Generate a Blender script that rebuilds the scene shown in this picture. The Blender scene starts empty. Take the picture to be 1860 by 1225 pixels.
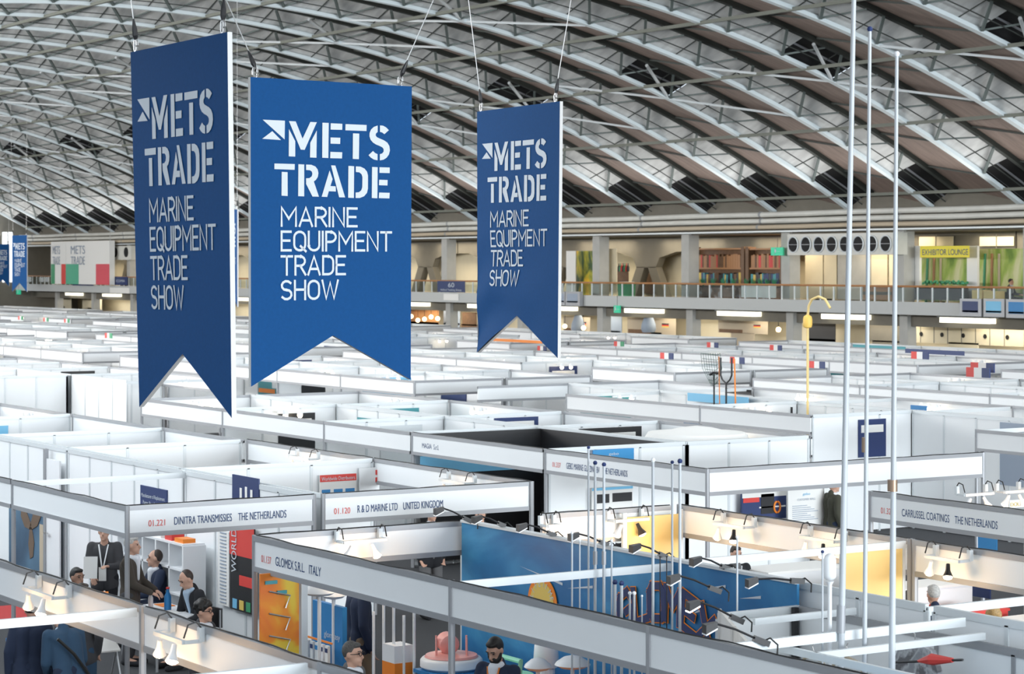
import bpy, bmesh, math, random
from mathutils import Vector, Matrix
random.seed(7)
SC = bpy.context.scene
COL = SC.collection
PI = math.pi
# ------------------------------------------------------------------ camera
F, TH, HOR, EYE = 4140.0, math.radians(32.3), 481.0, 5.6
CT, ST = math.cos(TH), math.sin(TH)
cam_d = bpy.data.cameras.new('camera'); cam = bpy.data.objects.new('camera', cam_d); COL.objects.link(cam)
cam.location = (0, 0, EYE); cam.rotation_euler = (PI / 2, 0, -TH)
cam_d.sensor_width = 36; cam_d.lens = 36 * F / 1860
cam_d.shift_y = -(612.5 - HOR) / 1860
cam_d.clip_start = .5; cam_d.clip_end = 600
cam_d.dof.use_dof = True; cam_d.dof.focus_distance = 27; cam_d.dof.aperture_fstop = 4.5
SC.camera = cam
# ------------------------------------------------------------------ light
W = bpy.data.worlds.new('world'); SC.world = W; W.use_nodes = True
W.node_tree.nodes['Background'].inputs[0].default_value = (.80, .90, 1.0, 1)
W.node_tree.nodes['Background'].inputs[1].default_value = 1.0
def area(name, loc, rot, sx, sy, power, color=(1, 1, 1)):
    l = bpy.data.lights.new(name, 'AREA'); l.shape = 'RECTANGLE'; l.size = sx; l.size_y = sy; l.energy = power; l.color = color
    o = bpy.data.objects.new(name, l); COL.objects.link(o); o.location = loc; o.rotation_euler = rot
    return o
# daylight of the glazed end of the hall behind the photographer; the area lights after it are added fills
area('end_window_daylight', (34, -62, 9), (PI / 2, 0, 0), 58, 15, 72000, (.88, .95, 1))
for k in range(5):
    y = -10 + 42 * k; ln = 40
    if k == 1: y, ln = 39, 26
    area('overhead_fill', (9.5, y, 10.6), (0, math.radians(-28), 0), 8, ln, 44 * ln, (.9, .96, 1))  # added overhead fill under the near vault, out of view; no rooflight there
    if k > 0: area('side_fill', (4.6, y, 9.2), (0, math.radians(-98), 0), 3.5, ln, 2700 if k > 1 else 1300, (.9, .96, 1))  # unseen fill band added on the near side for fronts and far wall
    area('eave_fill', (62.6, y, 7.6), (0, math.radians(122), 0), 1, 40, 480, (1, .98, .95))  # fill added along the far eave to brighten the roof underside
    if k > 1: area('vault_fill', (6.5, y, 8.6), (0, math.radians(-122), 0), .8, 40, 5600, (1, .98, .95))  # second roof fill, added on the near side out of view
for y, l in ((10, 120), (138, 76)):
    area('crown_fill', (31, y, 15.6), (0, 0, 0), 8, l, 52 * l, (.92, .97, 1))  # added overhead fill along the crown, only where it stays unseen
SC.view_settings.view_transform = 'Standard'; SC.view_settings.look = 'None'
SC.view_settings.gamma = 1; SC.view_settings.use_curve_mapping = False
SC.view_settings.exposure = 0.6
SC.cycles.max_bounces = 6; SC.cycles.diffuse_bounces = 4; SC.cycles.glossy_bounces = 2; SC.cycles.transmission_bounces = 4
SC.cycles.sample_clamp_indirect = 6
SC.cycles.caustics_reflective = False; SC.cycles.caustics_refractive = False
# ------------------------------------------------------------------ sight lines: where a point of the photo stands in the hall (x across, y along, z up)
def PZ(px, py, z):
    Z = (EYE - z) * F / (py - HOR); X = (px - 930) * Z / F
    return Vector((X * CT + Z * ST, Z * CT - X * ST, z))
def PD(px, py, Z):
    X = (px - 930) * Z / F
    return Vector((X * CT + Z * ST, Z * CT - X * ST, EYE - Z * (py - HOR) / F))
def PX(px, py, x):
    return PD(px, py, x / ((px - 930) / F * CT + ST))
def PY(px, py, y):
    return PD(px, py, y / (CT - (px - 930) / F * ST))
# ------------------------------------------------------------------ materials
def mat(name, col, rough=.6, metal=0, emit=None, es=0, noise=0, nscale=8, alpha=None, spec=.5, stretch=None):
    m = bpy.data.materials.new(name); m.use_nodes = True
    nt = m.node_tree; b = nt.nodes['Principled BSDF']
    b.inputs['Base Color'].default_value = (*col, 1); b.inputs['Roughness'].default_value = rough; b.inputs['Metallic'].default_value = metal
    b.inputs['Specular IOR Level'].default_value = spec
    if emit: b.inputs['Emission Color'].default_value = (*emit, 1); b.inputs['Emission Strength'].default_value = es
    if noise:
        n = nt.nodes.new('ShaderNodeTexNoise'); n.inputs['Scale'].default_value = nscale; n.inputs['Detail'].default_value = 5
        tc = nt.nodes.new('ShaderNodeTexCoord'); src = tc.outputs['Object']
        if stretch:
            mp = nt.nodes.new('ShaderNodeMapping'); mp.inputs['Scale'].default_value = stretch
            nt.links.new(src, mp.inputs[0]); src = mp.outputs[0]
        nt.links.new(src, n.inputs['Vector'])
        r = nt.nodes.new('ShaderNodeValToRGB')
        r.color_ramp.elements[0].position = .3; r.color_ramp.elements[1].position = .7
        r.color_ramp.elements[0].color = (*[max(0, c * (1 - noise)) for c in col], 1)
        r.color_ramp.elements[1].color = (*[min(1, c * (1 + noise)) for c in col], 1)
        nt.links.new(n.outputs[0], r.inputs[0]); nt.links.new(r.outputs[0], b.inputs['Base Color'])
    return m
def ramp_mat(name, cols, scale, detail=4, rough=.5, stretch=(1, 1, 1), dist=0, kind='noise'):
    m = mat(name, cols[0][1], rough); nt = m.node_tree; b = nt.nodes['Principled BSDF']
    n = nt.nodes.new('ShaderNodeTexNoise'); n.inputs['Scale'].default_value = scale; n.inputs['Detail'].default_value = detail; n.inputs['Distortion'].default_value = dist
    tc = nt.nodes.new('ShaderNodeTexCoord'); mp = nt.nodes.new('ShaderNodeMapping'); mp.inputs['Scale'].default_value = stretch
    nt.links.new(tc.outputs['Object'], mp.inputs[0]); nt.links.new(mp.outputs[0], n.inputs['Vector'])
    r = nt.nodes.new('ShaderNodeValToRGB'); e = r.color_ramp.elements
    while len(e) < len(cols): e.new(.5)
    for q, (p, c) in zip(e, cols): q.position = p; q.color = (*c, 1)
    nt.links.new(n.outputs[0], r.inputs[0]); nt.links.new(r.outputs[0], b.inputs['Base Color'])
    return m
M = dict(
 lens=mat('lit_lens', (1, 1, 1), .4, emit=(1, .98, .9), es=7),
 panel=mat('white_panel', (.84, .865, .88), .5, noise=.015, nscale=.6),
 alu=mat('brushed_aluminium', (.34, .35, .37), .45, .25),
 alu_pale=mat('pale_aluminium', (.66, .70, .72), .45, .1),
 white=mat('white_plastic', (.84, .86, .88), .4),
 mastw=mat('mast_white', (.47, .50, .53), .45),
 black=mat('black_metal', (.012, .012, .014), .45),
 rubber=mat('black_cable', (.01, .01, .01), .6),
 dark=mat('dark_opening', (.006, .006, .007), .8),
 blue=mat('banner_blue', (.005, .062, .20), .75, noise=.05, nscale=30, spec=.15),
 letter=mat('banner_white', (.56, .61, .66), .6),
 bedge=mat('banner_edge', (.58, .58, .57), .6),
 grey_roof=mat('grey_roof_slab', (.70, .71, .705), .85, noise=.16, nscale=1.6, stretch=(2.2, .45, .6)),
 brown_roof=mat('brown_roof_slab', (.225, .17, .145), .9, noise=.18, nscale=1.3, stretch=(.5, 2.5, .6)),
 chord_light=mat('pale_steel_flange', (.70, .78, .81), .5),
 chord_dark=mat('dark_green_steel', (.045, .052, .047), .7),
 web=mat('grey_green_steel', (.13, .16, .155), .6),
 olive=mat('olive_steel', (.14, .15, .125), .65),
 carpet=mat('dark_carpet', (.035, .037, .042), .95, noise=.25, nscale=60),
 red=mat('red_carpet', (.42, .03, .03), .95),
 concrete=mat('grey_concrete', (.44, .44, .42), .85, noise=.06, nscale=2),
 cdark=mat('brown_grey_concrete', (.17, .158, .13), .85, noise=.06, nscale=2),
 cream=mat('cream_wall', (.74, .66, .48), .8, noise=.04, nscale=1),
 balcony=mat('grey_balcony_paint', (.50, .52, .52), .7),
 wood=mat('orange_wood', (.42, .20, .08), .5),
 shelfwood=mat('brown_wood', (.16, .08, .035), .6, noise=.2, nscale=6),
 duct=mat('pale_duct', (.62, .62, .58), .5, noise=.06, nscale=1.2),
 tan=mat('tan_pipe', (.50, .42, .31), .6),
 glass=None,
 bulb=mat('lit_bulb', (1, .9, .75), .4, emit=(1, .82, .58), es=12),
 farbulb=mat('lit_far_bulb', (1, .9, .75), .4, emit=(1, .84, .62), es=10),
 strip=mat('warm_glow', (1, 1, .9), .4, emit=(1, .93, .72), es=1.1),
 yellow=mat('yellow_panel', (.80, .60, .25), .6),
 navy=mat('navy_print', (.016, .035, .13), .5),
 sky=mat('sky_blue_print', (.18, .50, .75), .5),
 mblue=mat('mid_blue_print', (.02, .20, .48), .5),
 teal=mat('teal_print', (.06, .30, .34), .5),
 rprint=mat('red_print', (.65, .05, .04), .5),
 orange=mat('orange_print', (.85, .24, .02), .5),
 green=mat('green_print', (.05, .30, .14), .5),
 mint=mat('lit_mint_plastic', (.35, .85, .60), .4),
 pink=mat('pink_plastic', (.85, .38, .34), .4),
 txt=mat('navy_lettering', (.02, .06, .18), .6),
 txtred=mat('red_lettering', (.75, .12, .10), .6),
 gtxt=mat('grey_lettering', (.30, .36, .45), .6),
 paper=mat('paper_white', (.80, .80, .78), .8),
 steel=mat('bright_steel', (.6, .6, .6), .3, .8),
 bronze=mat('bronze_ferrule', (.30, .21, .15), .35, .6),
 gold=mat('gold_print', (.72, .52, .12), .6),
)
g = bpy.data.materials.new('clear_glass'); g.use_nodes = True
nt = g.node_tree; nt.nodes.clear()
_o = nt.nodes.new('ShaderNodeOutputMaterial'); _m = nt.nodes.new('ShaderNodeMixShader'); _t = nt.nodes.new('ShaderNodeBsdfTransparent'); _g = nt.nodes.new('ShaderNodeBsdfGlossy')
_g.inputs['Roughness'].default_value = .05; _t.inputs[0].default_value = (.88, .92, .92, 1); _m.inputs[0].default_value = .08
nt.links.new(_t.outputs[0], _m.inputs[1]); nt.links.new(_g.outputs[0], _m.inputs[2]); nt.links.new(_m.outputs[0], _o.inputs[0])
M['glass'] = g
# ------------------------------------------------------------------ mesh helper
class MB:
    def __init__(s): s.v = []; s.f = []; s.m = []; s.cur = 0
    def add(s, vs, fs):
        o = len(s.v); s.v += [tuple(v) for v in vs]
        for f in fs: s.f.append(tuple(i + o for i in f)); s.m.append(s.cur)
        return s
    def hexa(s, p):  # 8 points: 4 bottom ccw, 4 top ccw
        return s.add(p, [(3, 2, 1, 0), (4, 5, 6, 7), (0, 1, 5, 4), (1, 2, 6, 5), (2, 3, 7, 6), (3, 0, 4, 7)])
    def box(s, x0, y0, z0, x1, y1, z1):
        x0, x1 = sorted((x0, x1)); y0, y1 = sorted((y0, y1)); z0, z1 = sorted((z0, z1))
        return s.hexa([(x0, y0, z0), (x1, y0, z0), (x1, y1, z0), (x0, y1, z0), (x0, y0, z1), (x1, y0, z1), (x1, y1, z1), (x0, y1, z1)])
    def bar(s, a, b, w, h, up=(0, 0, 1)):
        a = Vector(a); b = Vector(b); d = (b - a).normalized(); u = Vector(up)
        r = d.cross(u)
        if r.length < 1e-4: r = d.cross(Vector((1, 0, 0)))
        r.normalize(); u = r.cross(d)
        r = r * w / 2; u = u * h / 2
        return s.hexa([a - r - u, a + r - u, b + r - u, b - r - u, a - r + u, a + r + u, b + r + u, b - r + u])
    def tube(s, pts, r, n=8, caps=True):
        pts = [Vector(p) for p in pts]; rs = r if isinstance(r, (list, tuple)) else [r] * len(pts)
        vs = []
        t0 = (pts[1] - pts[0]).normalized()
        ref = Vector((0, 0, 1)) if abs(t0.z) < .9 else Vector((1, 0, 0))
        for i, p in enumerate(pts):
            t = (pts[min(i + 1, len(pts) - 1)] - pts[max(i - 1, 0)]).normalized()
            a = t.cross(ref).normalized(); b = a.cross(t)
            for k in range(n):
                q = 2 * PI * k / n; vs.append(p + a * math.cos(q) * rs[i] + b * math.sin(q) * rs[i])
        fs = []
        for i in range(len(pts) - 1):
            for k in range(n):
                fs.append((i * n + k, i * n + (k + 1) % n, (i + 1) * n + (k + 1) % n, (i + 1) * n + k))
        if caps: fs.append(tuple(range(n - 1, -1, -1))); fs.append(tuple((len(pts) - 1) * n + k for k in range(n)))
        return s.add(vs, fs)
    def lathe(s, prof, c, n=16, axis=None):
        c = Vector(c); ax = Vector(axis).normalized() if axis else Vector((0, 0, 1))
        a = ax.cross(Vector((0, 1, 0)) if abs(ax.y) < .9 else Vector((1, 0, 0))).normalized(); b = ax.cross(a)
        vs = []
        for r, z in prof:
            for k in range(n):
                q = 2 * PI * k / n; vs.append(c + ax * z + a * math.cos(q) * r + b * math.sin(q) * r)
        fs = []
        for i in range(len(prof) - 1):
            for k in range(n): fs.append((i * n + k, i * n + (k + 1) % n, (i + 1) * n + (k + 1) % n, (i + 1) * n + k))
        fs.append(tuple(range(n - 1, -1, -1))); fs.append(tuple((len(prof) - 1) * n + k for k in range(n)))
        return s.add(vs, fs)
    def ball(s, c, rx, ry=None, rz=None, n=12):
        ry = ry or rx; rz = rz or rx
        vs = []; fs = []; m = n // 2
        for i in range(m + 1):
            t = PI * i / m
            for k in range(n):
                q = 2 * PI * k / n; vs.append((c[0] + rx * math.sin(t) * math.cos(q), c[1] + ry * math.sin(t) * math.sin(q), c[2] + rz * math.cos(t)))
        for i in range(m):
            for k in range(n): fs.append((i * n + k, (i + 1) * n + k, (i + 1) * n + (k + 1) % n, i * n + (k + 1) % n))
        return s.add(vs, fs)
    def prism(s, poly, o, xd, yd, dep):  # flat outline with a thickness: poly in (a, b), o + a*xd + b*yd, dep = thickness vector
        o = Vector(o); xd = Vector(xd); yd = Vector(yd); dep = Vector(dep); n = len(poly)
        p = [o + xd * a + yd * b for a, b in poly]
        vs = p + [q + dep for q in p]
        fs = [tuple(range(n)), tuple(range(2 * n - 1, n - 1, -1))] + [(i, i + n, (i + 1) % n + n, (i + 1) % n) for i in range(n)]
        return s.add(vs, fs)
    def build(s, name, m, parent=None, smooth=False, at=None):
        me = bpy.data.meshes.new(name)
        off = Vector(at) if at is not None else Vector((0, 0, 0))
        if parent is not None: off = wloc(parent)
        me.from_pydata([tuple(Vector(v) - off) for v in s.v], [], s.f)
        ms = m if isinstance(m, (list, tuple)) else [m]
        for x in ms: me.materials.append(M[x] if isinstance(x, str) else x)
        if len(ms) > 1: me.polygons.foreach_set('material_index', s.m)
        bm = bmesh.new(); bm.from_mesh(me); bmesh.ops.recalc_face_normals(bm, faces=bm.faces); bm.to_mesh(me); bm.free()
        if smooth:
            for p in me.polygons: p.use_smooth = True
            me.set_sharp_from_angle(angle=math.radians(50))
        o = bpy.data.objects.new(name, me); COL.objects.link(o)
        if parent is not None: o.parent = parent
        else: o.location = off
        return o
def wloc(o):
    v = Vector((0, 0, 0))
    while o is not None: v += o.location; o = o.parent
    return v
def tag(o, label, cat, group=None):
    o['label'] = label; o['category'] = cat
    if group: o['group'] = group
    return o
def thing(name, label, cat, loc, group=None):
    o = bpy.data.objects.new(name, None); COL.objects.link(o); o.location = loc; o.empty_display_size = .2
    return tag(o, label, cat, group)
def struct(o): o['kind'] = 'structure'; return o
def text(name, body, o, xd, yd, h, m, parent, w=None, lift=None):
    """flat lettering: cap height h, total width w, reading along xd with yd up"""
    cu = bpy.data.curves.new(name, 'FONT'); cu.body = body; cu.size = 1
    ob = bpy.data.objects.new(name, cu); COL.objects.link(ob)
    me = bpy.data.meshes.new_from_object(ob.evaluated_get(bpy.context.evaluated_depsgraph_get()))
    bpy.data.objects.remove(ob); bpy.data.curves.remove(cu)
    xs = [v.co.x for v in me.vertices]; x0, x1 = min(xs), max(xs)
    k = h / .69; kx = (w / (x1 - x0)) if w else k * .8
    o = Vector(o); xd = Vector(xd); yd = Vector(yd); off = wloc(parent)
    for v in me.vertices: v.co = o + xd * ((v.co.x - x0) * kx) + yd * (v.co.y * k) - off
    me.materials.append(M[m]); me.name = name
    r = bpy.data.objects.new(name, me); COL.objects.link(r); r.parent = parent
    return r
UP = Vector((0, 0, 1))
# ------------------------------------------------------------------ the hall
WALLX = 64.2
def zc(x): return 16.1 - 61.5 + math.sqrt(61.5 ** 2 - (x - 34.7) ** 2)
def nrm(x):
    s = -(x - 34.7) / math.sqrt(61.5 ** 2 - (x - 34.7) ** 2)
    return Vector((-s, 0, 1)).normalized()
struct(MB().box(-4, -62, -.2, 76, 190, 0).build('floor', 'carpet'))
struct(MB().box(-4.3, -62, 0, -4, 190, 10).build('wall_left', 'panel'))
XS = [5.2 + 60.2 * i / 48 for i in range(49)]
LY = [65.3 + 5.15 * k for k in range(-25, 22)]
RUN, RISE, BAY = 1.45, .62, 5.15
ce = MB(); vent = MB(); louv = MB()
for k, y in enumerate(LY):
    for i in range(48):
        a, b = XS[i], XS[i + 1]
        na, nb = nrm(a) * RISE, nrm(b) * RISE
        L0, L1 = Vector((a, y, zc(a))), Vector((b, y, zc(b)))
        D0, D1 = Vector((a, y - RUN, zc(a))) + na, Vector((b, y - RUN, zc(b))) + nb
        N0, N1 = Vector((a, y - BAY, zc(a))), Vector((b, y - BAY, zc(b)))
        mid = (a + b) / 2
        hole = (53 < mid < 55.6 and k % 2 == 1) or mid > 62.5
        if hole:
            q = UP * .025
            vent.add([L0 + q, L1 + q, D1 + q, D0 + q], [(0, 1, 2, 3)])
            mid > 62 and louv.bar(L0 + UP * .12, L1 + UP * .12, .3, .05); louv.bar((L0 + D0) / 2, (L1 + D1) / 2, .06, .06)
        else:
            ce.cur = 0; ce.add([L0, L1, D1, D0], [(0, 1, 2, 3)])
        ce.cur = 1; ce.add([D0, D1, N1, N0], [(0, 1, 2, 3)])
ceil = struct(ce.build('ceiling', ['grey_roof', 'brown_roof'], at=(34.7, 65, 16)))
vent.build('vent_opening', 'dark', ceil); louv.build('vent_louvre', 'alu', ceil)
# joints between the roof slabs
jt = MB()
for y in LY[17:]:
    for i in range(20, 48, 1):
        a = XS[i] + .3
        L = Vector((a, y, zc(a))); D = Vector((a, y - RUN, zc(a))) + nrm(a) * RISE
        if a < 62 and i % 2: jt.bar(L - UP * .02, D - UP * .02, .03, .03)
        if i % 2 == 0: jt.bar(D - UP * .05, Vector((a, y - BAY, zc(a))) - UP * .02, .09, .07)
jt.build('slab_joint', 'chord_dark', ceil)
for k, y in enumerate(LY):
    if y < 25: continue
    i0 = 12
    bc = MB(); tc = MB(); wb = MB(); cb = MB()
    for i in range(i0, 48):
        a, b = XS[i], XS[i + 1]
        L0, L1 = Vector((a, y, zc(a) - .08)), Vector((b, y, zc(b) - .08))
        off = Vector((0, -RUN, 0))
        D0, D1 = Vector((a, y, zc(a))) + off + nrm(a) * (RISE - .1), Vector((b, y, zc(b))) + off + nrm(b) * (RISE - .1)
        bc.bar(L0, L1, .27, .14)
        tc.bar(D0, D1, .22, .20)
        if i % 2 == 0:
            n = XS[i]; L = Vector((n, y - .08, zc(n) - .02))
            for dx in (-1.0, .75):
                q = n + dx
                if i0 < i and q < WALLX - 1.5:
                    D = Vector((q, y - RUN, zc(q))) + nrm(q) * (RISE - .15) + Vector((0, -.06, -.1))
                    wb.bar(L + Vector((0, -.1, -.06)), D, .10 if dx < 0 else .06, .10 if dx < 0 else .06)
        m0, m1 = (L0 * .45 + D0 * .55) - UP * .16, (L1 * .45 + D1 * .55) - UP * .16
        cb.bar(m0, m1, .035, .035)
    t = bc.build('roof_truss', 'chord_light', ceil)
    tc.build('top_chord', 'chord_dark', t); wb.build('web_brace', 'web', t)
    cb.build('arch_cable', 'chord_dark', t)
for j, x in enumerate([64.0, 59.0, 54.1, 49.2, 44.3, 39.4, 34.4, 29.5]):
    p = MB(); z = zc(x) - .12
    for q in range(len(LY) - 1):
        p.bar((x, LY[q], z), (x, LY[q + 1], z), .13, .12)
    p.build('tie_beam', 'olive', ceil)
wbr = []
for k, y in enumerate(LY):
    if y < 55 or y > 150 or k % 2 == 0: continue
    for x in (55.4, 45.6):
        p = MB(); a = Vector((x, y, zc(x) - .1))
        p.tube([a, Vector((x - 2.3, y - RUN - .2, zc(x - 2.3) + RISE - .35))], .07, 6)
        p.tube([a, Vector((x + 2.4, y - BAY, zc(x + 2.4) - .1))], .05, 6)
        p.tube([a, Vector((x - 2.4, y + BAY, zc(x - 2.4) - .1))], .05, 6)
        p.build('wind_brace', 'alu_pale', ceil)
# far long wall: galleries behind pipes
eave = MB().box(WALLX + .9, -10, 7.0, WALLX + 1.6, 178, 11).build('wall_right', 'cdark'); struct(eave)
struct(MB().box(WALLX + 5.2, -10, 0, WALLX + 5.6, 178, 7.2).build('wall_gallery', 'cream'))
struct(MB().box(WALLX + 1.6, -10, 7.0, WALLX + 5.3, 178, 7.15).build('ceiling_gallery', 'cdark'))
struct(MB().box(WALLX + .15, -10, 3.5, WALLX + 5.3, 178, 3.7).build('floor_gallery', 'cdark'))
struct(MB().box(WALLX - .1, -10, 3.53, WALLX + .12, 178, 4.06).build('trim_1', 'balcony'))
struct(MB().box(WALLX + 1.2, -10, 3.0, WALLX + 1.5, 178, 3.5).build('trim_2', 'cdark'))
struct(MB().box(-4, 176, 0, 76, 176.5, 16).build('wall_end', 'cdark'))
for nm, lab, z, r, m, dx in (('duct', 'thick pale insulated duct, uppermost along the gallery eave', 7.86, .125, 'duct', .25), ('duct', 'pale insulated duct just below the uppermost duct of the eave', 7.57, .12, 'duct', .3),
                         ('pipe', 'tan pipe running under the two pale ducts of the eave', 7.29, .1, 'tan', .1)):
    p = MB(); n = 60
    pts = [(WALLX + dx, -8 + 184 * q / n, z + .012 * math.sin(q * 1.7)) for q in range(n + 1)]
    p.tube(pts, [r * (1 + .05 * math.sin(q * 2.3)) for q in range(n + 1)], 10)
    o = tag(p.build('ventilation_' + nm, m, smooth=True, at=(WALLX + dx, 60, z)), lab, nm)
    c = MB()
    for q in range(2, n, 3): c.tube([(WALLX + dx, -8 + 184 * q / n - .06, z), (WALLX + dx, -8 + 184 * q / n + .06, z)], r * 1.12, 10)
    c.build('clamp', 'alu', o)
o = tag(MB().box(WALLX + .05, -8, 7.05, WALLX + .55, 176, 7.12).build('cable_tray', 'alu_pale', at=(WALLX, 60, 7)), 'flat pale cable tray along the eave, under the tan pipe', 'cable tray')
COLS = [72.3 + 7.51 * k for k in range(-2, 14)]
for k, y in enumerate(COLS):
    c = MB().box(WALLX + .75, y - .3, 3.7, WALLX + 1.35, y + .3, 7.05).build('trim_%d' % (k + 3), 'concrete'); struct(c)
    c = MB().box(WALLX + 1.0, y - .25, 0, WALLX + 1.5, y + .25, 3.5).build('trim_%d' % (k + 30), 'concrete'); struct(c)
    # splayed concrete frame at the back of the gallery
    fy = y + .2; X = WALLX + 4.0
    a = MB()
    for poly in ([(-3.7, 3.3), (3.7, 3.3), (3.7, 2.55), (2.6, 2.55), (1.15, 2.25), (.85, 1.75), (-.85, 1.75), (-1.15, 2.25), (-2.6, 2.55), (-3.7, 2.55)],
                 [(-.85, 1.78), (-.15, 1.78), (-1.05, 0), (-1.85, 0)], [(.15, 1.78), (.85, 1.78), (1.85, 0), (1.05, 0)]):
        a.prism(poly, (X, fy, 3.7), (0, 1, 0), UP, (.4, 0, 0))
    struct(a.build('trim_%d' % (k + 60), 'cdark', at=(X, fy, 3.7)))
for k, y in enumerate(COLS[:-1]):
    if y < 50: continue
    area('gallery_lamp', (WALLX + 3, y + 3.7, 6.9), (0, 0, 0), 1.5, 5, 105, (1, .86, .64))
    area('arcade_lamp', (WALLX + 3, y + 3.7, 3.4), (0, 0, 0), 1.5, 4, 90, (1, .9, .72))
    lt = tag(MB().box(WALLX + .8, y + 2.2, 3.22, WALLX + 1.15, y + 5.1, 3.46).build('beam_glow', 'strip', at=(WALLX + .7, y + 3.6, 3.45)), 'long glowing box standing in for the lit beam face under the balcony', 'glow box', 'glow boxes under the balcony')  # glow put in for the lit face of the beam, not a lamp
    MB().box(WALLX + .75, y + 2.1, 3.44, WALLX + 1.19, y + 5.2, 3.5).build('glow_box_lid', 'alu_pale', lt)
# balcony railing
rl = thing('balcony_railing', 'long balcony railing with orange wooden handrail and glass panels', 'railing', (WALLX, 60, 4.06))
MB().tube([(WALLX, 40, 4.7), (WALLX, 176, 4.7)], .045, 8).build('handrail', 'wood', rl)
MB().box(WALLX - .01, 40, 4.12, WALLX + .005, 176, 4.64).build('glass_panel', 'glass', rl)
rest = MB()
for i in range(140):
    y = 58 + i * .88
    b = MB() if i < 90 else rest
    b.box(WALLX - .03, y - .025, 4.06, WALLX + .03, y + .025, 4.66)
    if i < 90: b.build('baluster', 'alu_pale', rl)
o = rest.build('far_baluster', 'alu_pale', rl); o['kind'] = 'stuff'
# ------------------------------------------------------------------ hanging banners
BW, BH = 2.08, 3.24
TLp, TRp, BLp, BRp = (455, 140), (748, 157), (456, 703), (746, 690)
class Frame:
    def __init__(s, TL, TR, BL, BR): s.TL, s.TR, s.BL, s.BR = TL, TR, BL, BR; s.n = (BL - TL).cross(TR - TL).normalized()
    def at(s, a, b, d=0): return s.TL * (1 - a) * (1 - b) + s.TR * a * (1 - b) + s.BL * (1 - a) * b + s.BR * a * b + s.n * d
def corner_depth(y0, y1): return BH * F / (y1 - y0)
def mkframe(tl, tr, bl, br):
    zl, zr = corner_depth(tl[1], bl[1]), corner_depth(tr[1], br[1])
    return Frame(PD(*tl, zl), PD(*tr, zr), PD(*bl, zl), PD(*br, zr))
ref = mkframe(TLp, TRp, BLp, BRp)
def st2(px, py):  # photo point on the middle banner -> fraction across, fraction down its face
    d = PD(px, py, 10) - Vector((0, 0, EYE)); o = Vector((0, 0, EYE))
    t = (ref.TL - o).dot(ref.n) / d.dot(ref.n); p = o + d * t - ref.TL
    ex, ey = ref.TR - ref.TL, ref.BL - ref.TL
    a, b, c = ex.dot(ex), ex.dot(ey), ey.dot(ey); u, v = p.dot(ex), p.dot(ey); D = a * c - b * b
    return ((u * c - v * b) / D, (v * a - u * b) / D)
def z7(pts): return [st2(440 + x / 3.829, 100 + y / 3.829) for x, y in pts]
def arc(cx, cy, rx, ry, a0, a1, n=8): return [(cx + rx * math.cos(math.radians(a0 + (a1 - a0) * i / n)), cy + ry * math.sin(math.radians(a0 + (a1 - a0) * i / n))) for i in range(n + 1)]
STENCIL = dict(
 emblem=[[(140, 450), (295, 457), (293, 588)], [(137, 583), (207, 530), (268, 592)]],
 mets=[[(323, 515), (367, 600), (367, 707), (322, 705)], [(323, 460), (370, 462), (418, 582), (472, 466), (517, 468), (433, 660), (405, 658)], [(517, 525), (515, 715), (470, 713), (472, 610)],
  [(556, 471), (600, 473), (598, 717), (555, 715)], [(614, 475), (695, 479), (694, 521), (613, 519)], [(613, 574), (681, 576), (680, 619), (613, 617)], [(612, 674), (695, 677), (693, 720), (611, 718)],
  [(717, 481), (864, 487), (863, 529), (716, 524)], [(769, 545), (813, 547), (811, 725), (768, 723)],
  [(957, 490), (978, 492), (1000, 504), (1019, 523), (988, 551), (972, 539), (957, 535)],
  [(941, 491), (915, 500), (895, 518), (885, 542), (884, 566), (892, 590), (908, 609), (930, 623), (958, 634), (974, 643), (983, 655), (983, 672), (973, 685), (957, 690), (957, 733), (982, 729), (1004, 715), (1020, 693), (1027, 665), (1023, 634), (1009, 610), (986, 594), (955, 581), (936, 572), (927, 560), (929, 546), (941, 536)],
  [(941, 690), (941, 733), (915, 727), (894, 714), (878, 697), (909, 668), (924, 682)]],
 trade=[[(222, 755), (364, 759), (363, 799), (222, 794)], [(273, 813), (314, 815), (315, 981), (272, 979)],
  [(389, 760), (430, 762), (430, 984), (388, 982)],
  [(443, 762), (480, 764), (508, 776), (524, 797), (529, 822), (525, 848), (513, 868), (497, 880), (533, 986), (488, 985), (443, 897), (443, 858), (466, 857), (482, 845), (487, 827), (483, 811), (470, 802), (443, 800)],
  [(617, 768), (647, 769), (716, 991), (674, 990)], [(607, 803), (628, 864), (613, 912), (650, 914), (651, 950), (602, 948), (591, 988), (552, 986)],
  [(738, 772), (778, 774), (777, 995), (737, 993)], [(790, 775), (822, 777), (850, 790), (868, 812), (875, 840), (875, 930), (868, 960), (848, 983), (818, 995), (789, 995), (789, 957), (812, 955), (828, 942), (835, 920), (836, 850), (830, 830), (815, 817), (790, 814)],
  [(903, 779), (942, 781), (941, 997), (902, 995)], [(955, 781), (1026, 783), (1026, 822), (955, 820)], [(953, 868), (1012, 870), (1011, 908), (952, 906)], [(953, 957), (1027, 959), (1025, 998), (951, 996)]])
STENCIL = {k: [z7(p) for p in v] for k, v in STENCIL.items()}
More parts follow.
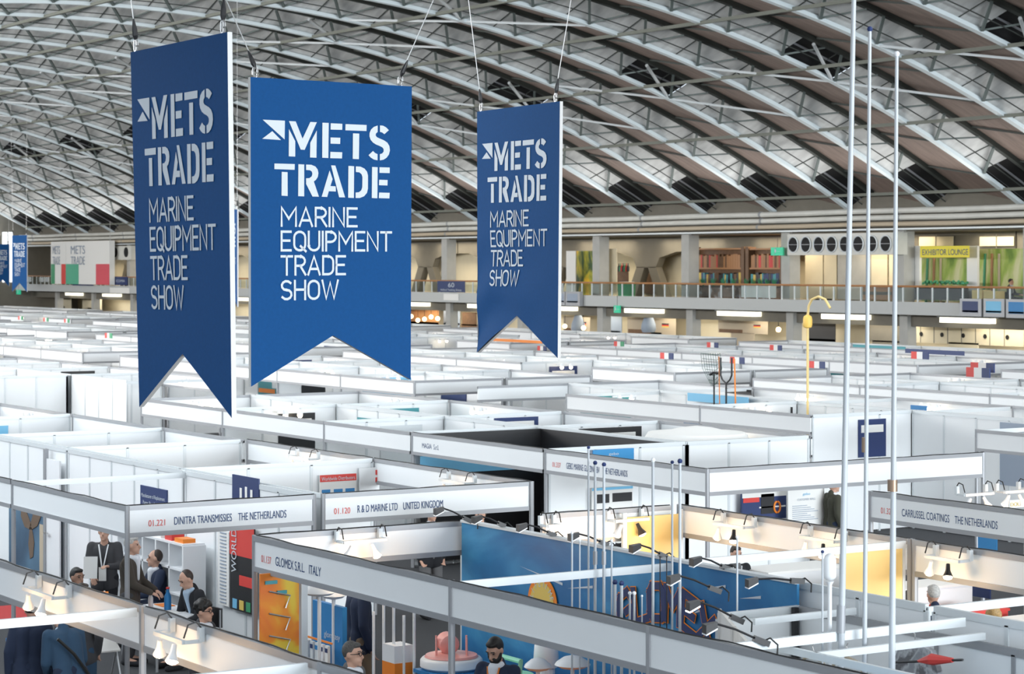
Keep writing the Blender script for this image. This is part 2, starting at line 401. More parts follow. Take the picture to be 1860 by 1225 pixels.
# thin condensed capitals as strokes in a box of width w, height 1 (y up)
def oarc(cx, cy, rx, ry, a0, a1, n=7): return arc(cx, cy, rx, ry, a0, a1, n)
GL = {
 'M': (.66, [[(0, 0), (0, 1), (.33, .38), (.66, 1), (.66, 0)]]), 'A': (.58, [[(0, 0), (.29, 1), (.58, 0)], [(.1, .3), (.48, .3)]]),
 'R': (.48, [[(0, 0), (0, 1), (.24, 1)] + oarc(.24, .74, .24, .26, 90, -90) + [(0, .48)], [(.24, .48), (.5, 0)]]),
 'I': (.0, [[(0, 0), (0, 1)]]), 'N': (.52, [[(0, 0), (0, 1), (.52, 0), (.52, 1)]]), 'E': (.44, [[(.44, 0), (0, 0), (0, 1), (.44, 1)], [(0, .52), (.38, .52)]]),
 'Q': (.54, [oarc(.27, .7, .27, .3, 0, 180) + oarc(.27, .3, .27, .3, 180, 360) + [(.54, .7)], [(.32, .22), (.56, -.04)]]),
 'O': (.54, [oarc(.27, .7, .27, .3, 0, 180) + oarc(.27, .3, .27, .3, 180, 360) + [(.54, .7)]]),
 'U': (.52, [[(0, 1), (0, .27)] + oarc(.26, .27, .26, .27, 180, 360) + [(.52, 1)]]), 'P': (.48, [[(0, 0), (0, 1), (.22, 1)] + oarc(.22, .73, .26, .27, 90, -90) + [(0, .46)]]),
 'T': (.52, [[(0, 1), (.52, 1)], [(.26, 1), (.26, 0)]]), 'D': (.52, [[(0, 0), (0, 1), (.25, 1)] + oarc(.25, .7, .27, .3, 90, 0) + oarc(.25, .3, .27, .3, 0, -90) + [(0, 0)]]),
 'S': (.5, [oarc(.25, .75, .24, .25, 35, 270) + oarc(.25, .26, .25, .26, 90, -145)]), 'H': (.52, [[(0, 0), (0, 1)], [(.52, 0), (.52, 1)], [(0, .52), (.52, .52)]]),
 'W': (.80, [[(0, 1), (.2, 0), (.4, .9), (.6, 0), (.8, 1)]])}
LINES = [('MARINE', (511, 377), (648, 411), (511, 410)), ('EQUIPMENT', (511, 421), (711, 456), (511, 455)), ('TRADE', (511, 466), (627, 500), (511, 499)), ('SHOW', (511, 511), (614, 545), (511, 544))]
def thin_strokes():
    out = []
    for s, tl, br, bl in LINES:
        (a0, b0), (a1, _), (_, b1) = st2(*tl), st2(*br), st2(*bl)
        tot = sum(GL[c][0] for c in s) + .17 * (len(s) - 1)
        kx = (a1 - a0) / tot; x = 0
        for c in s:
            w, st = GL[c]
            for line in st: out.append([(a0 + (x + p) * kx, b1 + (b0 - b1) * q) for p, q in line])
            x += w + .17
    return out
THIN = thin_strokes()
def banner(fr, label, roofs, creases=False, thick=.045, group=None):
    root = thing('hanging_banner', label, 'banner', fr.at(.5, 0))
    face = []; na, nb = 24, 36
    apex = .842
    def lower(a): return 1 - (1 - apex) * (1 - abs(2 * a - 1))
    def bump(a, b):
        if not creases: return .0
        return .034 * math.sin(b * 26 + a * 3 + 1.5 * math.sin(a * 7)) * max(0, b - .42) * (1 + math.sin(a * 5)) + .05 * math.exp(-((a - .5) ** 2) * 60) * max(0, b - .75)
    p = MB(); vs = []; fs = []
    for j in range(nb + 1):
        for i in range(na + 1):
            a = i / na; b = j / nb * lower(a); vs.append(fr.at(a, b, bump(a, b)))
    for j in range(nb):
        for i in range(na): q = j * (na + 1) + i; fs.append((q, q + 1, q + na + 2, q + na + 1))
    p.add(vs, fs); p.build('printed_face', 'blue', root, smooth=True)
    bk = MB(); g = []
    for d in (0, -thick): g += [fr.at(i / na, j / nb * lower(i / na), d) for j in range(nb + 1) for i in range(na + 1)]
    N = (na + 1) * (nb + 1); loop = [i for i in range(na + 1)] + [j * (na + 1) + na for j in range(1, nb + 1)] + [nb * (na + 1) + i for i in range(na - 1, -1, -1)] + [j * (na + 1) for j in range(nb - 1, 0, -1)]
    bk.add(g, [tuple(q + N for q in f) for f in fs] + [(loop[k], loop[(k + 1) % len(loop)], loop[(k + 1) % len(loop)] + N, loop[k] + N) for k in range(len(loop))])
    bk.build('edge_frame', 'bedge', root)
    for nm, pn in (('emblem', 'emblem'), ('stencil_lettering', 'mets'), ('stencil_lettering', 'trade')):
        m = MB()
        for poly in STENCIL[pn]:
            pts = [fr.at(a, b, bump(a, b) + .006) for a, b in poly]; n = len(pts)
            m.add(pts, [tuple(range(n))])
        m.build(nm, 'letter', root)
    m = MB(); ex = (fr.TR - fr.TL).length; ey = (fr.BL - fr.TL).length; hw = .0128
    for line in THIN:
        n = len(line)
        loc = [Vector((a * ex, b * ey)) for a, b in line]
        closed = (loc[0] - loc[-1]).length < 1e-5
        L, R = [], []
        for i in range(n):
            d0 = (loc[i] - loc[i - 1]).normalized() if i > 0 else None
            d1 = (loc[i + 1] - loc[i]).normalized() if i < n - 1 else None
            if closed and d0 is None: d0 = (loc[-1] - loc[-2]).normalized()
            if closed and d1 is None: d1 = (loc[1] - loc[0]).normalized()
            e0, e1 = d0 or d1, d1 or d0
            n0, n1 = Vector((-e0.y, e0.x)), Vector((-e1.y, e1.x))
            nn = (n0 + n1); nn = nn.normalized() if nn.length > 1e-3 else n0
            k = hw / max(.6, nn.dot(n0)); q = loc[i]
            if d0 is None: q = q - d1 * (hw if not closed else 0)
            if d1 is None: q = q + d0 * (hw if not closed else 0)
            L.append(q + nn * k); R.append(q - nn * k)
        w = lambda q: fr.at(q.x / ex, q.y / ey, bump(q.x / ex, q.y / ey) + .008)
        m.add([w(q) for q in L] + [w(q) for q in R], [(i, i + 1, n + i + 1, n + i) for i in range(n - 1)])
    m.build('thin_lettering', 'letter', root)
    for a, rf in zip((.035, .935), roofs):
        c = fr.at(a, 0, -thick / 2)
        h = MB().tube([c + UP * (.055 + .055 * math.sin(t)) + (fr.TR - fr.TL).normalized() * .03 * math.cos(t) for t in [i * .6 for i in range(11)]], .012, 6)
        h.build('hook', 'steel', root)
        if rf is not None:
            d = (rf - c).normalized()
            MB().tube([c + UP * .1, c + UP * .1 + d * .05, c + UP * .1 + d * .11, c + UP * .1 + d * .2], [.012, .028, .024, .008], 8).build('cable_clip', 'black', root)
            MB().tube([c + UP * .12, rf], .0055, 6).build('suspension_cable', 'steel', root)
    return root
def roofpoint(px, py, px2, py2, Z):
    a, b = PD(px, py, Z), PD(px2, py2, Z)
    for i in range(400):
        p = a + (b - a) * (i * .05)
        if p.z > zc(max(5.3, p.x)) - .15: return p
    return p
f1 = mkframe((237, 95), (413, 58), (253, 740), (421, 760))
f2 = ref
f3 = mkframe((866.5, 203), (1017, 184), (867.5, 641), (1013, 651))
banner(f1, 'leftmost large blue banner hanging nearest the camera, steeply angled', (roofpoint(245, 85, 236, 5, 20.3), roofpoint(403, 50, 405, 5, 19.3)))
banner(f2, 'middle large blue banner hanging almost square to the camera', (roofpoint(466, 135, 412, 10, 23.8), roofpoint(736, 150, 799, 0, 24.6)))
banner(f3, 'rightmost of the large blue banners, creased above its swallowtail', (roofpoint(875, 195, 851, 0, 30.4), roofpoint(1013, 178, 1035, 40, 29.0)), creases=True)
def far_banner(px, y0, y1, w, label, turn=1):
    Z = BH * F / (y1 - y0); a = PD(px, y0, Z); b = PD(px + w, y0, Z - 1.2 * turn)
    d = (b - a); d.z = 0; d = d.normalized() * BW
    fr = Frame(a, a + d, a - UP * BH, a + d - UP * BH)
    banner(fr, label, (Vector((a.x - .1, a.y, zc(a.x))), Vector((a.x + d.x, a.y + d.y, zc(a.x + d.x)))))
far_banner(22, 428, 530, 19, 'small distant blue banner at far left beside the white flag cube')
far_banner(-8, 444, 520, 19, 'most distant blue banner, cut by the left edge of the view')
far_banner(412, 383, 556, 17, 'blue banner mostly hidden behind the leftmost large banner', 1.5)
# ------------------------------------------------------------------ exhibition booths
BH_, FH = 2.5, .41
NEAR = False
def fascia(root, p0, p1, posts, out, full=True):
    """header panel from p0 to p1 (x, y) with posts at the given fractions; out = outward unit vector"""
    p0 = Vector((*p0, 0)); p1 = Vector((*p1, 0)); d = p1 - p0
    a, b = p0 + UP * (BH_ - FH / 2), p1 + UP * (BH_ - FH / 2)
    f = MB().bar(a, b, .025, FH - .04).build('fascia', 'panel', root)
    r = MB()
    for z in (BH_ - .03, BH_ - FH + .03): r.bar(p0 + UP * z, p1 + UP * z, .05, .06)
    r.build('rail', 'alu', f)
    if NEAR:
        n = max(4, int(d.length / .35)); sg = Vector(out).normalized() * .02 if Vector(out).length else Vector((0, 0, 0))
        MB().tube([p0 + d * (i / n) + UP * (BH_ + .007 + .004 * math.sin(i * 2.1)) + sg * math.sin(i * 1.3) for i in range(n + 1)], .007, 5).build('power_cable', 'rubber', f)
    for t in posts:
        q = p0 + d * t
        MB().lathe([(.035, 0), (.035, BH_ + .005)], q, 8).build('post', 'alu', root)
def wall(root, p0, p1, step=1.0, h=BH_, m='panel', fm='alu_pale'):
    p0 = Vector((*p0, 0)); p1 = Vector((*p1, 0)); d = p1 - p0; n = max(1, round(d.length / step))
    w = MB().bar(p0 + UP * (h / 2), p1 + UP * (h / 2), .02, h - .06).build('wall_panel', m, root)
    r = MB()
    r.bar(p0 + UP * (h - .03), p1 + UP * (h - .03), .045, .07)
    for i in range(n + 1):
        q = p0 + d * (i / n); r.bar(q, q + UP * (h - .05), .045, .045, (1, 0, 0))
    r.build('wall_frame', fm, w)
def beam(root, p0, p1, z=BH_ - .06, m='alu_pale', h=.08):
    return MB().bar(Vector((*p0, z)), Vector((*p1, z)), .04, h).build('cross_beam', m, root)
def spots(frm, to, labels=None, group=None, black=False, far=False, n=2, light=0, drop=.16, out=None):
    """twin spotlight bar clamped to the header between frm and to (points at header top), hanging out to side `out`"""
    a, b = Vector(frm), Vector(to); out = Vector(out); c = (a + b) / 2
    o1 = out * .16
    if far:
        m = MB(); m.bar(a + o1 - UP * drop * .6, b + o1 - UP * drop * .6, .04, .04)
        for i in range(n):
            q = a + (b - a) * ((i + .5) / n) + o1 - UP * drop; m.lathe([(.03, .1), (.075, 0)], q + out * .05, 8)
        r = m.build('spotlight_bar', 'white', at=c); tag(r, labels, 'spotlight', group)
        for i in range(n):
            q = a + (b - a) * ((i + .5) / n) + o1 - UP * (drop + .03); MB().ball(q + out * .05, .06, n=8).build('bulb', 'farbulb', r)
        return r
    root = thing('spotlight_bar', labels, 'spotlight', c, group)
    m = MB().bar(a + o1 - UP * drop * .6, b + o1 - UP * drop * .6, .035, .035); m.build('bar', 'alu_pale', root)
    for q in (a, b):
        cl = MB(); cl.box(q.x - .025, q.y - .025, q.z - .10, q.x + .025, q.y + .025, q.z + .02); cl.bar(q - UP * drop * .6, q + o1 - UP * drop * .6, .03, .03); cl.build('clamp', 'alu_pale', root)
        k = MB().tube([q + UP * .02, q + UP * .07 + out * .04, q + UP * .05 + out * .12, q + o1 - UP * .06], .008, 5); k.build('cable', 'rubber', root)
    for i in range(n):
        q = a + (b - a) * ((i + .35) / n) + o1 - UP * drop; ax = (out * .35 * (1 if i else -.5) - UP + (b - a).normalized() * (.35 if i else -.45)).normalized()
        m = MB().lathe([(.022, .02), (.027, -.05), (.036, -.075), (.058, -.125), (.060, -.132), (.02, -.115)], q, 14, -ax)
        h = m.build('lamp_head', 'black' if black and i == n - 1 else 'white', root, smooth=True)
        MB().lathe([(.02, -.115), (.053, -.128), (.042, -.146), (.015, -.157)], q, 12, -ax).build('bulb', 'bulb', h)
        if light and i == 0:
            l = bpy.data.lights.new('spotlight_glow', 'POINT'); l.energy = light * .5; l.color = (1, .62, .30); l.shadow_soft_size = .08
            lo = bpy.data.objects.new('spotlight_glow', l); COL.objects.link(lo); lo.location = c + out * .42 - UP * .30
    return root
def stand_text(root, o, xd, red, body, h=.085, w=None, gap=.42):
    text('stand_number', red, o, xd, UP, h * .8, 'txtred', root)
    text('fascia_lettering', body, Vector(o) + Vector(xd) * gap, xd, UP, h, 'txt', root, w)
ORD = ['front', 'second', 'third', 'fourth', 'fifth', 'last']
SEGN = {1: 'nearest', 2: 'second', 3: 'middle', 4: 'far', 5: 'farther', 6: 'farthest'}
def booth(label, x0, x1, y0, y1, side, group=None, fposts=(1,), near='wall', far=None, front=True, back=True, cat='exhibition booth', wm='panel', fm2=None):
    """shell booth; side -1: open front on x0 looking at smaller x, +1: open front on x1. near / far: what closes the y0 / y1 side"""
    r = thing('exhibition_booth', label, cat, ((x0 + x1) / 2, (y0 + y1) / 2, 0), group)
    xf, xb = (x0, x1) if side < 0 else (x1, x0); o = Vector((side, 0, 0)); e = .03
    xbi = xb + side * .04
    if front: fascia(r, (xf, y0), (xf, y1 - e), fposts, o)
    if back: wall(r, (xbi, y0 + e), (xbi, y1 - e), m=wm)
    for kind, y in ((near, y0 + e), (far, y1 - e)):
        if kind == 'wall': wall(r, (xf - side * .06, y), (xbi, y), m=wm)
        elif kind == 'fascia': fascia(r, (xf, y), (xbi, y), (1,) , (0, -1 if y < (y0 + y1) / 2 else 1, 0))
        elif kind == 'beam': beam(r, (xf - side * .05, y), (xbi, y))
    return r
BLK = [(11.45, 14.22, 17.55), (20.95, 23.8, 26.65), (30.3, 33.15, 36.0), (38.9, 41.75, 44.6), (48.2, 51.0, 53.8), (57.0, 59.6, None)]
SEG = {1: [27.35, 32.0, 36.65, 40.1, 44.8, 49.2], 2: [52.8, 57, 61, 65, 69, 73], 3: [76.4, 80.5, 84.5, 88.5, 92.5, 96.5], 4: [100, 104, 108, 112, 116, 120], 5: [123.3, 127.3, 131, 135, 139, 143], 6: [146.5, 151, 156, 161, 166]}
SEG3 = {1: [27.35, 31.6, 36.4, 40.2, 45.5, 49.6]}
rnd = random.Random(5)
def visible(x, y):
    Z = x * ST + y * CT; X = x * CT - y * ST
    return Z > 3 and -1000 < X / Z * F < 1000
COLR = ['navy', 'sky', 'teal', 'paper', 'mblue', 'alu_pale', 'paper', 'gtxt']
for bi, (x0, xc, x1) in enumerate(BLK):
    for si, ys in SEG.items():
        if bi == 0 and si > 1: continue
        if bi == 2 and si == 1: ys = SEG3[1]
        for j in range(len(ys) - 1):
            y0, y1 = ys[j], ys[j + 1]
            for side in (-1, 1):
                if side > 0 and x1 is None: continue
                a, b = (x0, xc - .03) if side < 0 else (xc + .03, x1)
                if not (visible((a + b) / 2, y0) or visible((a + b) / 2, y1)): continue
                if bi == 0 and side < 0 and j == 0: continue        # built by hand below
                if bi == 0 and side > 0 and j < 2: continue
                if bi == 1 and side < 0 and j < 2: continue
                if bi == 0 and side < 0 and j < 3: continue
                if bi == 1 and side > 0 and j == 0: continue
                row = 'facing the camera' if side < 0 else 'facing the gallery'
                gp = 'white booths of the %s block, %s stretch, %s' % (ORD[bi], SEGN[si], row)
                lab = 'white booth in the %s block from the camera, %s stretch, %s' % (ORD[bi], SEGN[si], row)
                near = 'fascia' if j == 0 else rnd.choice(['wall', 'wall', 'wall', 'beam'])
                far = 'fascia' if j == len(ys) - 2 else None
                r = booth(lab, a, b, y0, y1, side, gp, fposts=(0, 1) if j == 0 else (1,), near=near, far=far, front=rnd.random() < .93 or bi < 2)
                xf = a if side < 0 else b
                dist = x0 * ST + y0 * CT
                # lamps on the inner face of the header and on the dividing walls
                if rnd.random() < (.75 if dist < 95 else .5):
                    t = y0 + (y1 - y0) * rnd.uniform(.3, .7)
                    if side > 0: spots((xf - .03, t, 2.5), (xf - .03, t + .7, 2.5), 'small glowing spotlights inside booths of the %s block, %s stretch' % (ORD[bi], SEGN[si]), 'lamps of the %s block, %s stretch' % (ORD[bi], SEGN[si]), far=True, n=rnd.choice((2, 2, 3)), out=(-1, 0, 0))
                    else: spots((a + 1.2, y1 - .06, 2.5), (a + 1.9, y1 - .06, 2.5), 'small glowing spotlights inside booths of the %s block, %s stretch' % (ORD[bi], SEGN[si]), 'lamps of the %s block, %s stretch' % (ORD[bi], SEGN[si]), far=True, n=2, out=(0, -1, 0))
                # posters near the top of the walls
                if rnd.random() < .65 and dist < 110 and side < 0:
                    w = rnd.uniform(.8, 1.8); t = y0 + .4 + rnd.random() * max(.1, (y1 - y0 - w - .8)); h = rnd.uniform(.6, 1.4); top = rnd.uniform(2.2, 2.42); c = rnd.choice(COLR)
                    q = MB().box(xc - .1, t, top - h, xc - .085, t + w, top).build('poster', c, at=(xc - .09, t + w / 2, top - h / 2))
                    tag(q, 'coloured poster on a back wall in the %s block, %s stretch' % (ORD[bi], SEGN[si]), 'poster', 'posters of the %s block, %s stretch' % (ORD[bi], SEGN[si]))
                    MB().box(xc - .104, t + w * .12, top - h * .3, xc - .099, t + w * .88, top - h * .14).build('title_band', 'paper' if c != 'paper' else 'mblue', q)
                # a printed panel on the dividing wall that closes the far side of the booth
                if rnd.random() < .4 and dist < 75 and j < len(ys) - 2:
                    w = rnd.uniform(.7, 1.5); t = a + .5 + rnd.random() * max(.1, b - a - w - .9); h = rnd.uniform(.5, 1.2); top = rnd.uniform(2.25, 2.42)
                    q = MB().box(t, y1 + .0, top - h, t + w, y1 + .012, top).build('poster', rnd.choice(COLR + ['black', 'navy', 'teal']), at=(t + w / 2, y1, top - h / 2))
                    tag(q, 'printed panel on a dividing wall in the %s block, %s stretch' % (ORD[bi], SEGN[si]), 'poster', 'dividing wall panels of the %s block, %s stretch' % (ORD[bi], SEGN[si]))
                    MB().box(t + w * .1, y1 - .006, top - h * .35, t + w * .9, y1, top - h * .15).build('title_band', 'paper', q)
# -------- near booths by hand
NEAR = True
D1 = booth('corner booth lettered TRANSMISSIES on its fascia, white shelf and seated visitors inside', 11.45, 14.19, 27.35, 31.55, -1, fposts=(0, 1), near='fascia', far='beam')
stand_text(D1, (11.75, 27.36, 2.22), (1, 0, 0), '01.221', 'DINITRA TRANSMISSIES    THE NETHERLANDS', .1, 1.62, .36)
D1b = booth('booth next to the transmissions corner booth, with a white storage door at its back', 11.45, 14.19, 31.6, 36.3, -1, fposts=(), near=None, far=None)
dr = MB().box(14.02, 36.4, .05, 14.05, 37.0, 2.3).build('storage_door', 'white', D1b); MB().bar((13.96, 36.95, 1.05), (13.96, 36.8, 1.05), .03, .03).build('door_handle', 'steel', dr); MB().box(14.0, 37.0, 0, 14.06, 37.1, 2.46).build('door_post', 'alu', D1b)
B2b = booth('booth with a propeller poster on its back wall at the left edge', 11.45, 14.19, 36.35, 40.05, -1, fposts=(1,), near=None)
D2 = booth('end booth lettered 01.120 and UNITED KINGDOM on its white fascia', 14.25, 17.62, 27.35, 32.0, 1, fposts=(0, 1), near='fascia', far='wall')
stand_text(D2, (14.45, 27.36, 2.22), (1, 0, 0), '01.120', 'R & D MARINE LTD    UNITED KINGDOM', .1, 1.35, .36)
D3 = booth('white booth behind the marine pumps end booth', 14.25, 17.62, 32.05, 36.65, 1, fposts=(1,), near=None)
G1 = booth('white corner booth lettered MARINE GLAZING, its screen showing boats', 20.95, 26.65, 27.6, 32.1, -1, fposts=(0, 1), near=None, far='wall', back=False)
fascia(G1, (20.98, 27.62), (26.65, 27.62), (1,), (0, -1, 0))
stand_text(G1, (21.12, 27.63, 2.22), (1, 0, 0), '01.337', 'GEBO MARINE GLAZING BV    THE NETHERLANDS', .1, 1.75, .42)
stand_text(G1, (20.95 - .0165, 31.85, 2.22), (0, -1, 0), '01.337', 'GEBO MARINE GLAZING BV    THE NETHERLANDS', .1, 1.75, .42)
G2 = booth('booth with a black and light blue upper wall band behind the long fascia', 20.95, 23.77, 32.15, 36.6, -1, fposts=(1,), near=None, far=None)
text('fascia_lettering', 'MAGIA  S.r.l.', (20.935, 36.2, 2.24), (0, -1, 0), UP, .09, 'txt', G2, .6)
# black and light-blue banding of that booth, on its back wall and its far dividing wall
for nm, z0, z1, m in (('black_band', 2.06, 2.47, 'black'), ('blue_band', 1.72, 2.06, 'sky'), ('black_wall', .1, 1.72, 'black')):
    MB().box(23.70, 32.3, z0, 23.715, 36.5, z1).build(nm, m, G2)
    MB().box(21.05, 36.46, z0, 23.7, 36.475, z1).build(nm, m, G2)
# warm back row behind the large blue wall
W1 = booth('back-row booth with a yellow corner panel, warm lit inside', 14.25, 17.55, 19.35, 23.75, 1, fposts=(0, 1), near='beam', far=None)
fascia(W1, (15.45, 23.72), (17.4, 23.72), (0,), (0, 1, 0))
W2 = booth('back-row booth at right with twin spotlights over seated visitors', 14.25, 17.55, 15.5, 19.3, 1, fposts=(0, 1), near='beam', far=None)
W3 = booth('empty white shell booth at the right edge of the front block', 14.25, 17.55, 10.8, 15.45, 1, fposts=(0,), near='beam', far=None)
for y, lab in ((23.6, 'tall yellow panel closing the corner of the warm lit back-row booth'), (19.4, 'tall yellow panel on the dividing side at right behind the masts')):
    q = MB().box(16.62, y - .02, .05, 17.46, y, 2.4).build('yellow_panel', 'yellow', at=(17, y, 1.2)); tag(q, lab, 'panel')
    MB().box(16.56, y - .03, 0, 16.62, y + .01, 2.46).box(17.46, y - .03, 0, 17.5, y + .01, 2.46).build('frame', 'alu_pale', q)
C1 = booth('corner booth with COATINGS lettering on its fascia at right', 20.8, 23.77, 18.5, 23.75, -1, fposts=(1,), near='beam', far=None)
stand_text(C1, (20.785, 23.5, 2.22), (0, -1, 0), '01.321', 'CARRUSSEL COATINGS    THE NETHERLANDS', .1, 1.8, .42)
C2 = booth('warm lit booth behind the coatings booth at right', 23.83, 26.65, 18.5, 23.75, 1, fposts=(1,), near=None, far='beam')
# front left block, whose rear fascia runs across the lower left corner
A0 = booth('front-left booth whose fascia carries four spotlights', 5.3, 8.23, 19.3, 30.5, 1, fposts=(0, .55, 1), near='beam', far=None, back=False)
A1 = booth('lower-left booth next to the front-left one, cut by the bottom edge', 5.3, 8.23, 13, 19.25, 1, fposts=(.45,), near=None, far=None, back=False)
beam(A1, (5.3, 15.95), (8.18, 15.95))
# ------------------------------------------------------------------ the antenna maker's booth in the foreground
GX = 11.45
gb = thing('exhibition_booth', 'foreground antenna booth lettered ITALY on its long grey fascia', 'exhibition booth', (12.8, 18, 0))
fascia(gb, (GX, 5.0), (GX, 23.62), (1, (19.22 - 5) / 18.62, (15.9 - 5) / 18.62, (12.6 - 5) / 18.62), (-1, 0, 0))
fascia(gb, (GX + .05, 23.62), (14.3, 23.62), (1,), (0, 1, 0))
stand_text(gb, (GX - .016, 23.42, 2.22), (0, -1, 0), '01.137', 'GLOMEX S.R.L.   ITALY', .1, 1.1, .36)
for y in (19.25, 14.9): beam(gb, (GX + .05, y), (14.15, y))
beam(gb, (12.4, 12.4), (14.15, 12.4))
# big printed wall
bw = MB().box(14.14, 17.2, .02, 14.17, 23.5, 2.5).build('printed_wall', ramp_mat('ocean_print', [(.30, (.008, .09, .25)), (.45, (.015, .16, .38)), (.58, (.06, .30, .55)), (.75, (.25, .52, .72))], .55, 5, .45, (1, .45, 1.3), 1.2), at=(14.15, 20, 1.2))
tag(bw, 'long blue printed wall with orange badge and arched lettering in the antenna booth', 'printed wall')
MB().box(14.12, 17.2, 2.5, 14.22, 23.5, 2.53).build('top_rail', 'alu_pale', bw)
st = MB()
for y, z, l, dz in ((22.2, 2.12, .9, -.12), (21.2, 1.98, .5, .06), (22.6, 1.7, 1.2, -.3), (19.0, 1.95, .3, .1), (18.1, 2.25, .35, .04), (17.9, 2.12, .3, -.05), (18.6, 2.3, .28, .03)):
    st.add([(14.135, y, z), (14.135, y - l, z + dz), (14.135, y - l, z + dz + .03)], [(0, 1, 2)])
st.build('light_streak', 'letter', bw)
c = PX(986, 1096, 14.13); R = .30
def ring_text(s, cy, cz, rad, a0, a1, h, m, parent, nm, x=14.125):
    for i, ch in enumerate(s):
        t = math.radians(a0 + (a1 - a0) * i / max(1, len(s) - 1)); rd = Vector((0, -math.sin(t - PI / 2) * -1, 0))
        p = Vector((x, cy - rad * math.sin(t), cz + rad * math.cos(t)))
        xd = Vector((0, -math.cos(t), -math.sin(t))); yd = Vector((0, -math.sin(t), math.cos(t)))
        if ch != ' ': text(nm, ch, p - xd * h * .32, xd, yd, h, m, parent)
bd = MB().lathe([(R, 0), (R, .008)], (14.128, c.y, c.z), 40, (-1, 0, 0)).build('round_badge', 'orange', bw)
MB().lathe([(R * .80, 0), (R * .80, .004)], (14.1195, c.y, c.z), 40, (-1, 0, 0)).build('badge_field', 'gold', bd)
ring_text('LIFETIME', c.y, c.z, R * .62, -72, 72, .075, 'letter', bd, 'badge_lettering', 14.113)
text('badge_lettering', 'GLOMEX', (14.113, c.y + R * .62, c.z - .07), (0, -1, 0), UP, .1, 'letter', bd, R * 1.24)
text('badge_lettering', 'WARRANTY', (14.113, c.y + R * .5, c.z - .2), (0, -1, 0), UP, .06, 'letter', bd, R)
# arched block lettering with orange outline
BLOCK = dict(G=[[(1, .78), (.8, 1), (.2, 1), (0, .8), (0, .2), (.2, 0), (.8, 0), (1, .2), (1, .45), (.6, .45)]], L=[[(0, 1), (0, 0), (.95, 0)]], O=[[(.2, 0), (.8, 0), (1, .2), (1, .8), (.8, 1), (.2, 1), (0, .8), (0, .2), (.2, 0)]], M=[[(0, 0), (0, 1), (.5, .45), (1, 1), (1, 0)]], E=[[(1, 1), (0, 1), (0, 0), (1, 0)], [(0, .5), (.8, .5)]], X=[[(0, 0), (1, 1)], [(0, 1), (1, 0)]])
p0, p1 = PX(1140, 1085, 14.12), PX(1278, 1110, 14.12); cy = (p0.y + p1.y) / 2; half = abs(p0.y - p1.y) / 2
for i, ch in enumerate('GLOMEX'):
    u = (i - 2.5) / 2.5; t = u * .55
    p = Vector((14.122, cy - half * u, 1.86 - .17 * u * u)); xd = Vector((0, -math.cos(t), -math.sin(t))); yd = Vector((0, -math.sin(t) * .4, 1))
    for nm, mm, hw, dx in (('arched_outline', 'orange', .052, 0), ('arched_lettering', 'navy', .04, -.006)):
        m = MB()
        kk = 0
        for line in BLOCK[ch]:
            q = [p + Vector((dx, 0, 0)) + xd * (.25 * (a - .5)) + yd * (.34 * b + .02) for a, b in line]
            for a, b in zip(q, q[1:]):
                e = (b - a).normalized() * hw * .8; kk += 1; g_ = Vector((.0006 * kk, 0, 0)); m.bar(a - e - g_, b + e - g_, hw * 2, .004, (1, 0, 0))
        m.build(nm, mm, bw)
text('arched_strapline', 'the best in marine', (14.116, cy + .5, 1.62), (0, -1, 0), UP, .07, 'navy', bw, 1.0)
# cabin and slanted white picture wall at the end of the print
cb = thing('storage_cabin', 'grey panelled storage cabin beside the blue printed wall', 'cabin', (13.4, 17, 0))
wall(cb, (13.15, 17.15), (14.12, 17.15), 1.0, 2.3); wall(cb, (14.1, 10.4), (14.1, 17.1), 1.0, 2.3, fm='alu')
wall(cb, (12.5, 12.3), (14.05, 12.3), 1.0, 2.3, fm='alu')
for y, x in ((16.3, 12.9), (14.6, 12.2)): beam(cb, (x, y), (14.1, y), 2.36, m='alu_pale', h=.06)
beam(cb, (12.2, 10.4), (12.2, 15.4), 2.36, m='alu_pale', h=.06)
MB().bar((14.02, 17.08, 0), (14.02, 17.08, 2.3), .05, .05, (1, 0, 0)).bar((13.9, 12.38, 0), (13.9, 12.38, 2.2), .04, .04, (1, 0, 0)).build('black_upright', 'black', cb)
pw = MB().bar((13.12, 17.1, 1.18), (11.75, 14.75, 1.18), .03, 2.36).build('picture_wall', ramp_mat('photo_print', [(.3, (.12, .13, .15)), (.42, (.62, .60, .56)), (.55, (.82, .80, .76)), (.8, (.86, .85, .82))], 1.6, 5, .5, (1, 1, 1), 1.0), at=(12.4, 15.9, 1.2))
tag(pw, 'slanted white wall printed with a pale photograph, black arm lamps along its top', 'printed wall')
sb = MB().box(11.62, 9.5, .02, 11.66, 14.7, 2.36).build('printed_wall', ramp_mat('pale_sky_print', [(.3, (.30, .55, .80)), (.6, (.55, .75, .9)), (.8, (.80, .88, .93))], .5, 3, .4, (1, .4, 1)), at=(11.64, 12, 1.2))
tag(sb, 'pale sky-blue printed wall just behind the fascia at lower right', 'printed wall')
